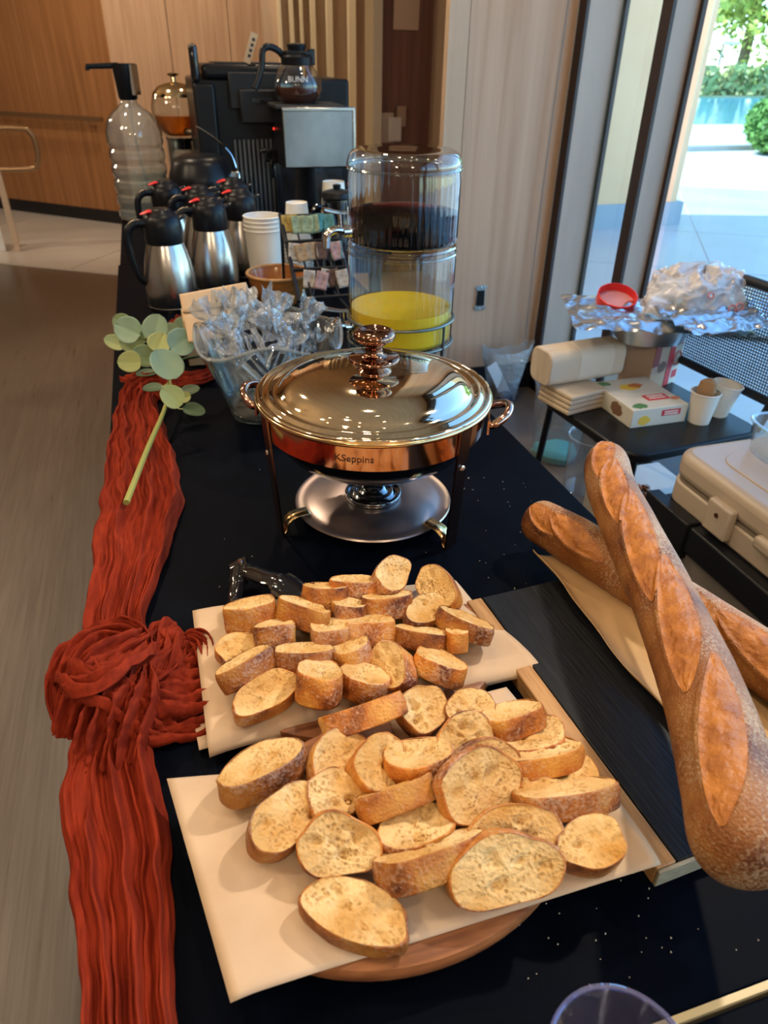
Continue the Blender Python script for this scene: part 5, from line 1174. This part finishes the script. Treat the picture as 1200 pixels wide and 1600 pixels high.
obj('top', lathe([(0, .002), (.058, .002), (.060, .004), (.058, .006), (0, .006)], 48), mat('pale_red_disc', (.62, .28, .30), .4), rl)
def bagf(u, v):
    a = 2 * pi * u; ph = v * pi * .5
    r = cos(ph) ** .55; x, y, z = .170 * r * cos(a), .105 * r * sin(a), .125 * sin(ph)
    k = 1 + .16 * nz(cos(a) * 1.6 + 5, sin(a) * 1.6, v * 2.2) - .16 * abs(nz(cos(a) * 2.6 + 2, sin(a) * 2.6, v * 3.4)) - .10 * abs(nz(cos(a) * 6 + 7, sin(a) * 6, v * 8))
    return (x * k, y * k, z * k + .018 * nz(cos(a) * 3, sin(a) * 3, v * 4 + 9))
pb = thing('plastic_bag', 'crumpled white plastic bag with red print on the foil', 'plastic bag', (1.50, 1.735, SZ + .268), R(-8))
obj('film', grid(bagf, 120, 50), M['bagplastic'], pb, smooth='full')
obj('tied_ear', grid(lambda u, v: (-.06 - .06 * v + .02 * nz(u * 4, v * 3), .05 + (u - .5) * .08 * (1 - .5 * v), .085 + .05 * v * (1 - v) + .03 * nz(u * 5, v * 4, 3)), 12, 12), M['bagplastic'], pb, smooth='full')
for (x, y, z, r) in ((.045, -.098, .030, .011), (.075, -.085, .032, .010), (-.03, -.095, .07, .008)):
    obj('red_mark', xf(ring(0, 0, 0, r, .0025, 16, 5), Matrix.Translation((x, y - .012, z)) @ Matrix.Rotation(R(75), 4, 'X')), mat('faded_red', (.65, .25, .27), .7), pb)
# ================================================================== under and behind the chair
def tub(name, label, loc, r, h, fill=None):
    t = thing(name, label, 'tub', loc)
    obj('wall', lathe([(0, .003), (r * .86, .003), (r * .9, .0), (r * .93, .01), (r, h - .008), (r * 1.04, h - .006), (r * 1.04, h), (r, h)], 40), M['plastic_clear'], t)
    obj('rim', ring(0, 0, h, r * 1.03, .003, 48, 8), M['plastic_clear'], t)
    return t
t1 = tub('clear_bucket', 'tall clear bucket with crinkled film and teal cloth behind the chair leg', (1.44, 2.26, 0), .105, .30)
obj('liner', lathe([(.10, .16), (.104, .22), (.112, .30), (.118, .33), (.108, .335), (.098, .28), (.094, .18)], 40, lambda a, z: .006 * sin(9 * a + z * 60) + .004 * sin(23 * a)), M['wrap'], t1)
obj('teal_cloth', lathe([(0, .005), (.085, .005), (.092, .03), (.07, .042), (0, .045)], 24, lambda a, z: .008 * sin(3 * a) + .004 * sin(7 * a)), mat('teal_cloth', (.12, .50, .50), .7), t1)
t2 = tub('clear_tub', 'shorter clear plastic tub in front of the chair leg', (1.43, 2.00, 0), .090, .22)
obj('red_label', xf(grid(lambda u, v: (.086 * cos(R(-110 + 22 * u)), .086 * sin(R(-110 + 22 * u)), .12 + .03 * v), 6, 2), Matrix.Identity(4)), mat('dull_red', (.35, .10, .06), .6), t2)
lb2 = thing('low_white_carton', 'low white carton with trinkets on the floor below the chair', 'carton', (1.46, 1.72, 0))
obj('carton', box(-.14, .14, -.15, .12, 0, .17), M['cardwhite'], lb2, bev=.003)
rnd = random.Random(3)
for k in range(8):
    q = tag(obj('wrapped_candy', lathe([(0, 0), (.012, .002), (.016, .010), (.010, .018), (0, .020)], 8, lambda a, z: .003 * sin(3 * a)), (M['foil'], M['brass'], ora, M['bronze'])[k % 4]), ('silver', 'gold', 'orange', 'bronze')[k % 4] + ' wrapped sweet in the %s row on the white carton below the chair' % ('near' if k < 4 else 'far'), 'sweet', 'wrapped sweets on the carton')
    q.location = (1.355 + (k % 4) * .028 + rnd.uniform(-.006, .006), (1.645 if k < 4 else 1.69) + rnd.uniform(-.012, .012), .17)
fb = thing('floor_bag', 'clear plastic bag slumped on the floor at the wood wall', 'plastic bag', (1.475, 2.845, 0))
def fbf(u, v):
    a = 2 * pi * u; r = .060 + .045 * v + .012 * nz(cos(a) * 2, sin(a) * 2, v * 3) ; fl = 1 - .55 * v
    return (r * cos(a) * (1 + .25 * v), r * sin(a) * fl, v * .26 * (1 + .08 * cos(2 * a)) + .012 * nz(cos(a) * 3, sin(a) * 3, v * 5))
obj('film', grid(fbf, 48, 24), M['wrap'], fb, smooth='full')
obj('contents', lathe([(0, .002), (.060, .002), (.068, .03), (.055, .06), (.02, .085), (0, .09)], 24, lambda a, z: .008 * sin(3 * a + z * 40)), mat('dark_contents', (.05, .06, .09), .4), fb)
obj('white_strip', xf(grid(lambda u, v: ((u - .5) * .05, .004 * sin(6 * v), v * .2), 4, 10), Matrix.Translation((.0, -.05, .03)) @ Matrix.Rotation(R(-30), 4, 'Y')), mat('pale_film', (.75, .82, .9), .4), fb)
# ================================================================== grey storage bin and beige case
gbn = thing('storage_bin', 'grey plastic storage bin with black lid beside the table', 'bin', (1.24, .80, 0))
obj('tub', box(-.215, .20, -.42, .345, 0, .462), mat('warm_grey_plastic', (.24, .215, .19), .55), gbn, bev=.012, seg=3)
obj('lid', box(-.228, .21, -.43, .357, .462, .528), M['blackplastic'], gbn, bev=.006)
obj('lid_lug', box(-.235, -.20, .22, .37, .44, .535), M['blackplastic'], gbn, bev=.004)
V, F = text_vf('GO', .13, .004)
obj('embossed_lettering', xf((V, F), Matrix.Translation((-.2155, .06, .33)) @ Matrix.Rotation(-pi / 2, 4, 'Z') @ Matrix.Rotation(pi / 2, 4, 'X')), mat('embossed_grey', (.25, .225, .20), .55), gbn, smooth=False)
ca = thing('beige_case', 'beige hard plastic case with latch lying on the grey bin', 'case', (1.25, .83, .528))
bei = mat('beige_plastic', (.42, .34, .26), .33, col2=(.46, .38, .30), scale=3)
obj('bottom_shell', prism(rrect(.415, .66, .05, 6), 0, .055), bei, ca, bev=.006)
obj('lid_shell', prism(rrect(.415, .66, .05, 6), .058, .122), bei, ca, bev=.020, seg=4)
obj('seam', prism(rrect(.408, .652, .05, 6), .053, .060), mat('seam_brown', (.20, .16, .12), .6), ca)  # darker brown strip along the joint of the two shells
obj('top_panel', prism(rrect(.30, .53, .05, 6), .121, .1245), bei, ca, bev=.002)
la = obj('latch', box(-.226, -.205, .105, .175, .012, .085), bei, ca, bev=.006, seg=3)
obj('latch_pin', xf(lathe([(.005, 0), (.005, .003), (0, .003)], 10), Matrix.Translation((-.2262, .14, .06)) @ Matrix.Rotation(-pi / 2, 4, 'Y')), M['bronze'], la)
obj('grip', box(-.228, -.205, -.20, .04, .050, .080), bei, ca, bev=.010, seg=3)
ct = thing('clear_container', 'square clear plastic container on the beige case', 'container', (1.235, 1.055, .6525), R(-8))
obj('wall', sqlathe([(.050, .003), (.054, 0), (.064, .070), (.070, .071), (.070, .074), (.062, .074), (.052, .006)], 56), M['plastic_clear'], ct)
obj('rim', tube([(*sq(.068, 2 * pi * i / 56), .074) for i in range(56)], .0022, 6, closed=True), M['plastic_clear'], ct)
dc = thing('dip_cup', 'dark dip cup with tan contents beside the clear container', 'cup', (1.205, .975, .6525))
obj('cup', lathe([(0, 0), (.034, 0), (.040, .040), (.042, .042), (.038, .042), (.036, .034), (0, .034)], 32), mat('smoky_cup', (.05, .05, .055), .3), dc)
obj('dip', lathe([(0, .0345), (.0355, .0345), (.03, .038), (0, .039)], 24), mat('tan_dip', (.50, .38, .28), .6), dc)
# ================================================================== clear tumbler at the near table end
tm = thing('clear_tumbler', 'clear plastic tumbler at the near right edge, only its rim in view', 'tumbler', (.213, .136, TZ))
obj('wall', lathe([(0, .004), (.034, .004), (.036, 0), (.047, .070), (.0485, .071), (.0485, .074), (.046, .074), (.034, .006), (0, .006)], 48), glassy('violet_plastic', (.80, .82, .93), 2.6, .03, haze=.03, hazecol=(.5, .5, .9)), tm)
obj('rim', ring(0, 0, .0725, .0478, .0022, 56, 8), glassy('rim_violet', (.55, .58, .85), 3.0, .03, haze=.15, hazecol=(.45, .48, .85)), tm)
tag(obj('clear_fork_tip', tube(cr([(.286, .160, TZ + .004), (.272, .150, TZ + .006), (.25, .13, TZ + .006), (.22, .10, TZ + .004)], 4), [.001, .004, .0055, .006, .006, .006, .006, .006, .006, .006, .006, .006, .006], 8, flat=.4), M['plastic_clear'], recentre=True), 'clear plastic utensil tip beside the gilt table edge', 'utensil')
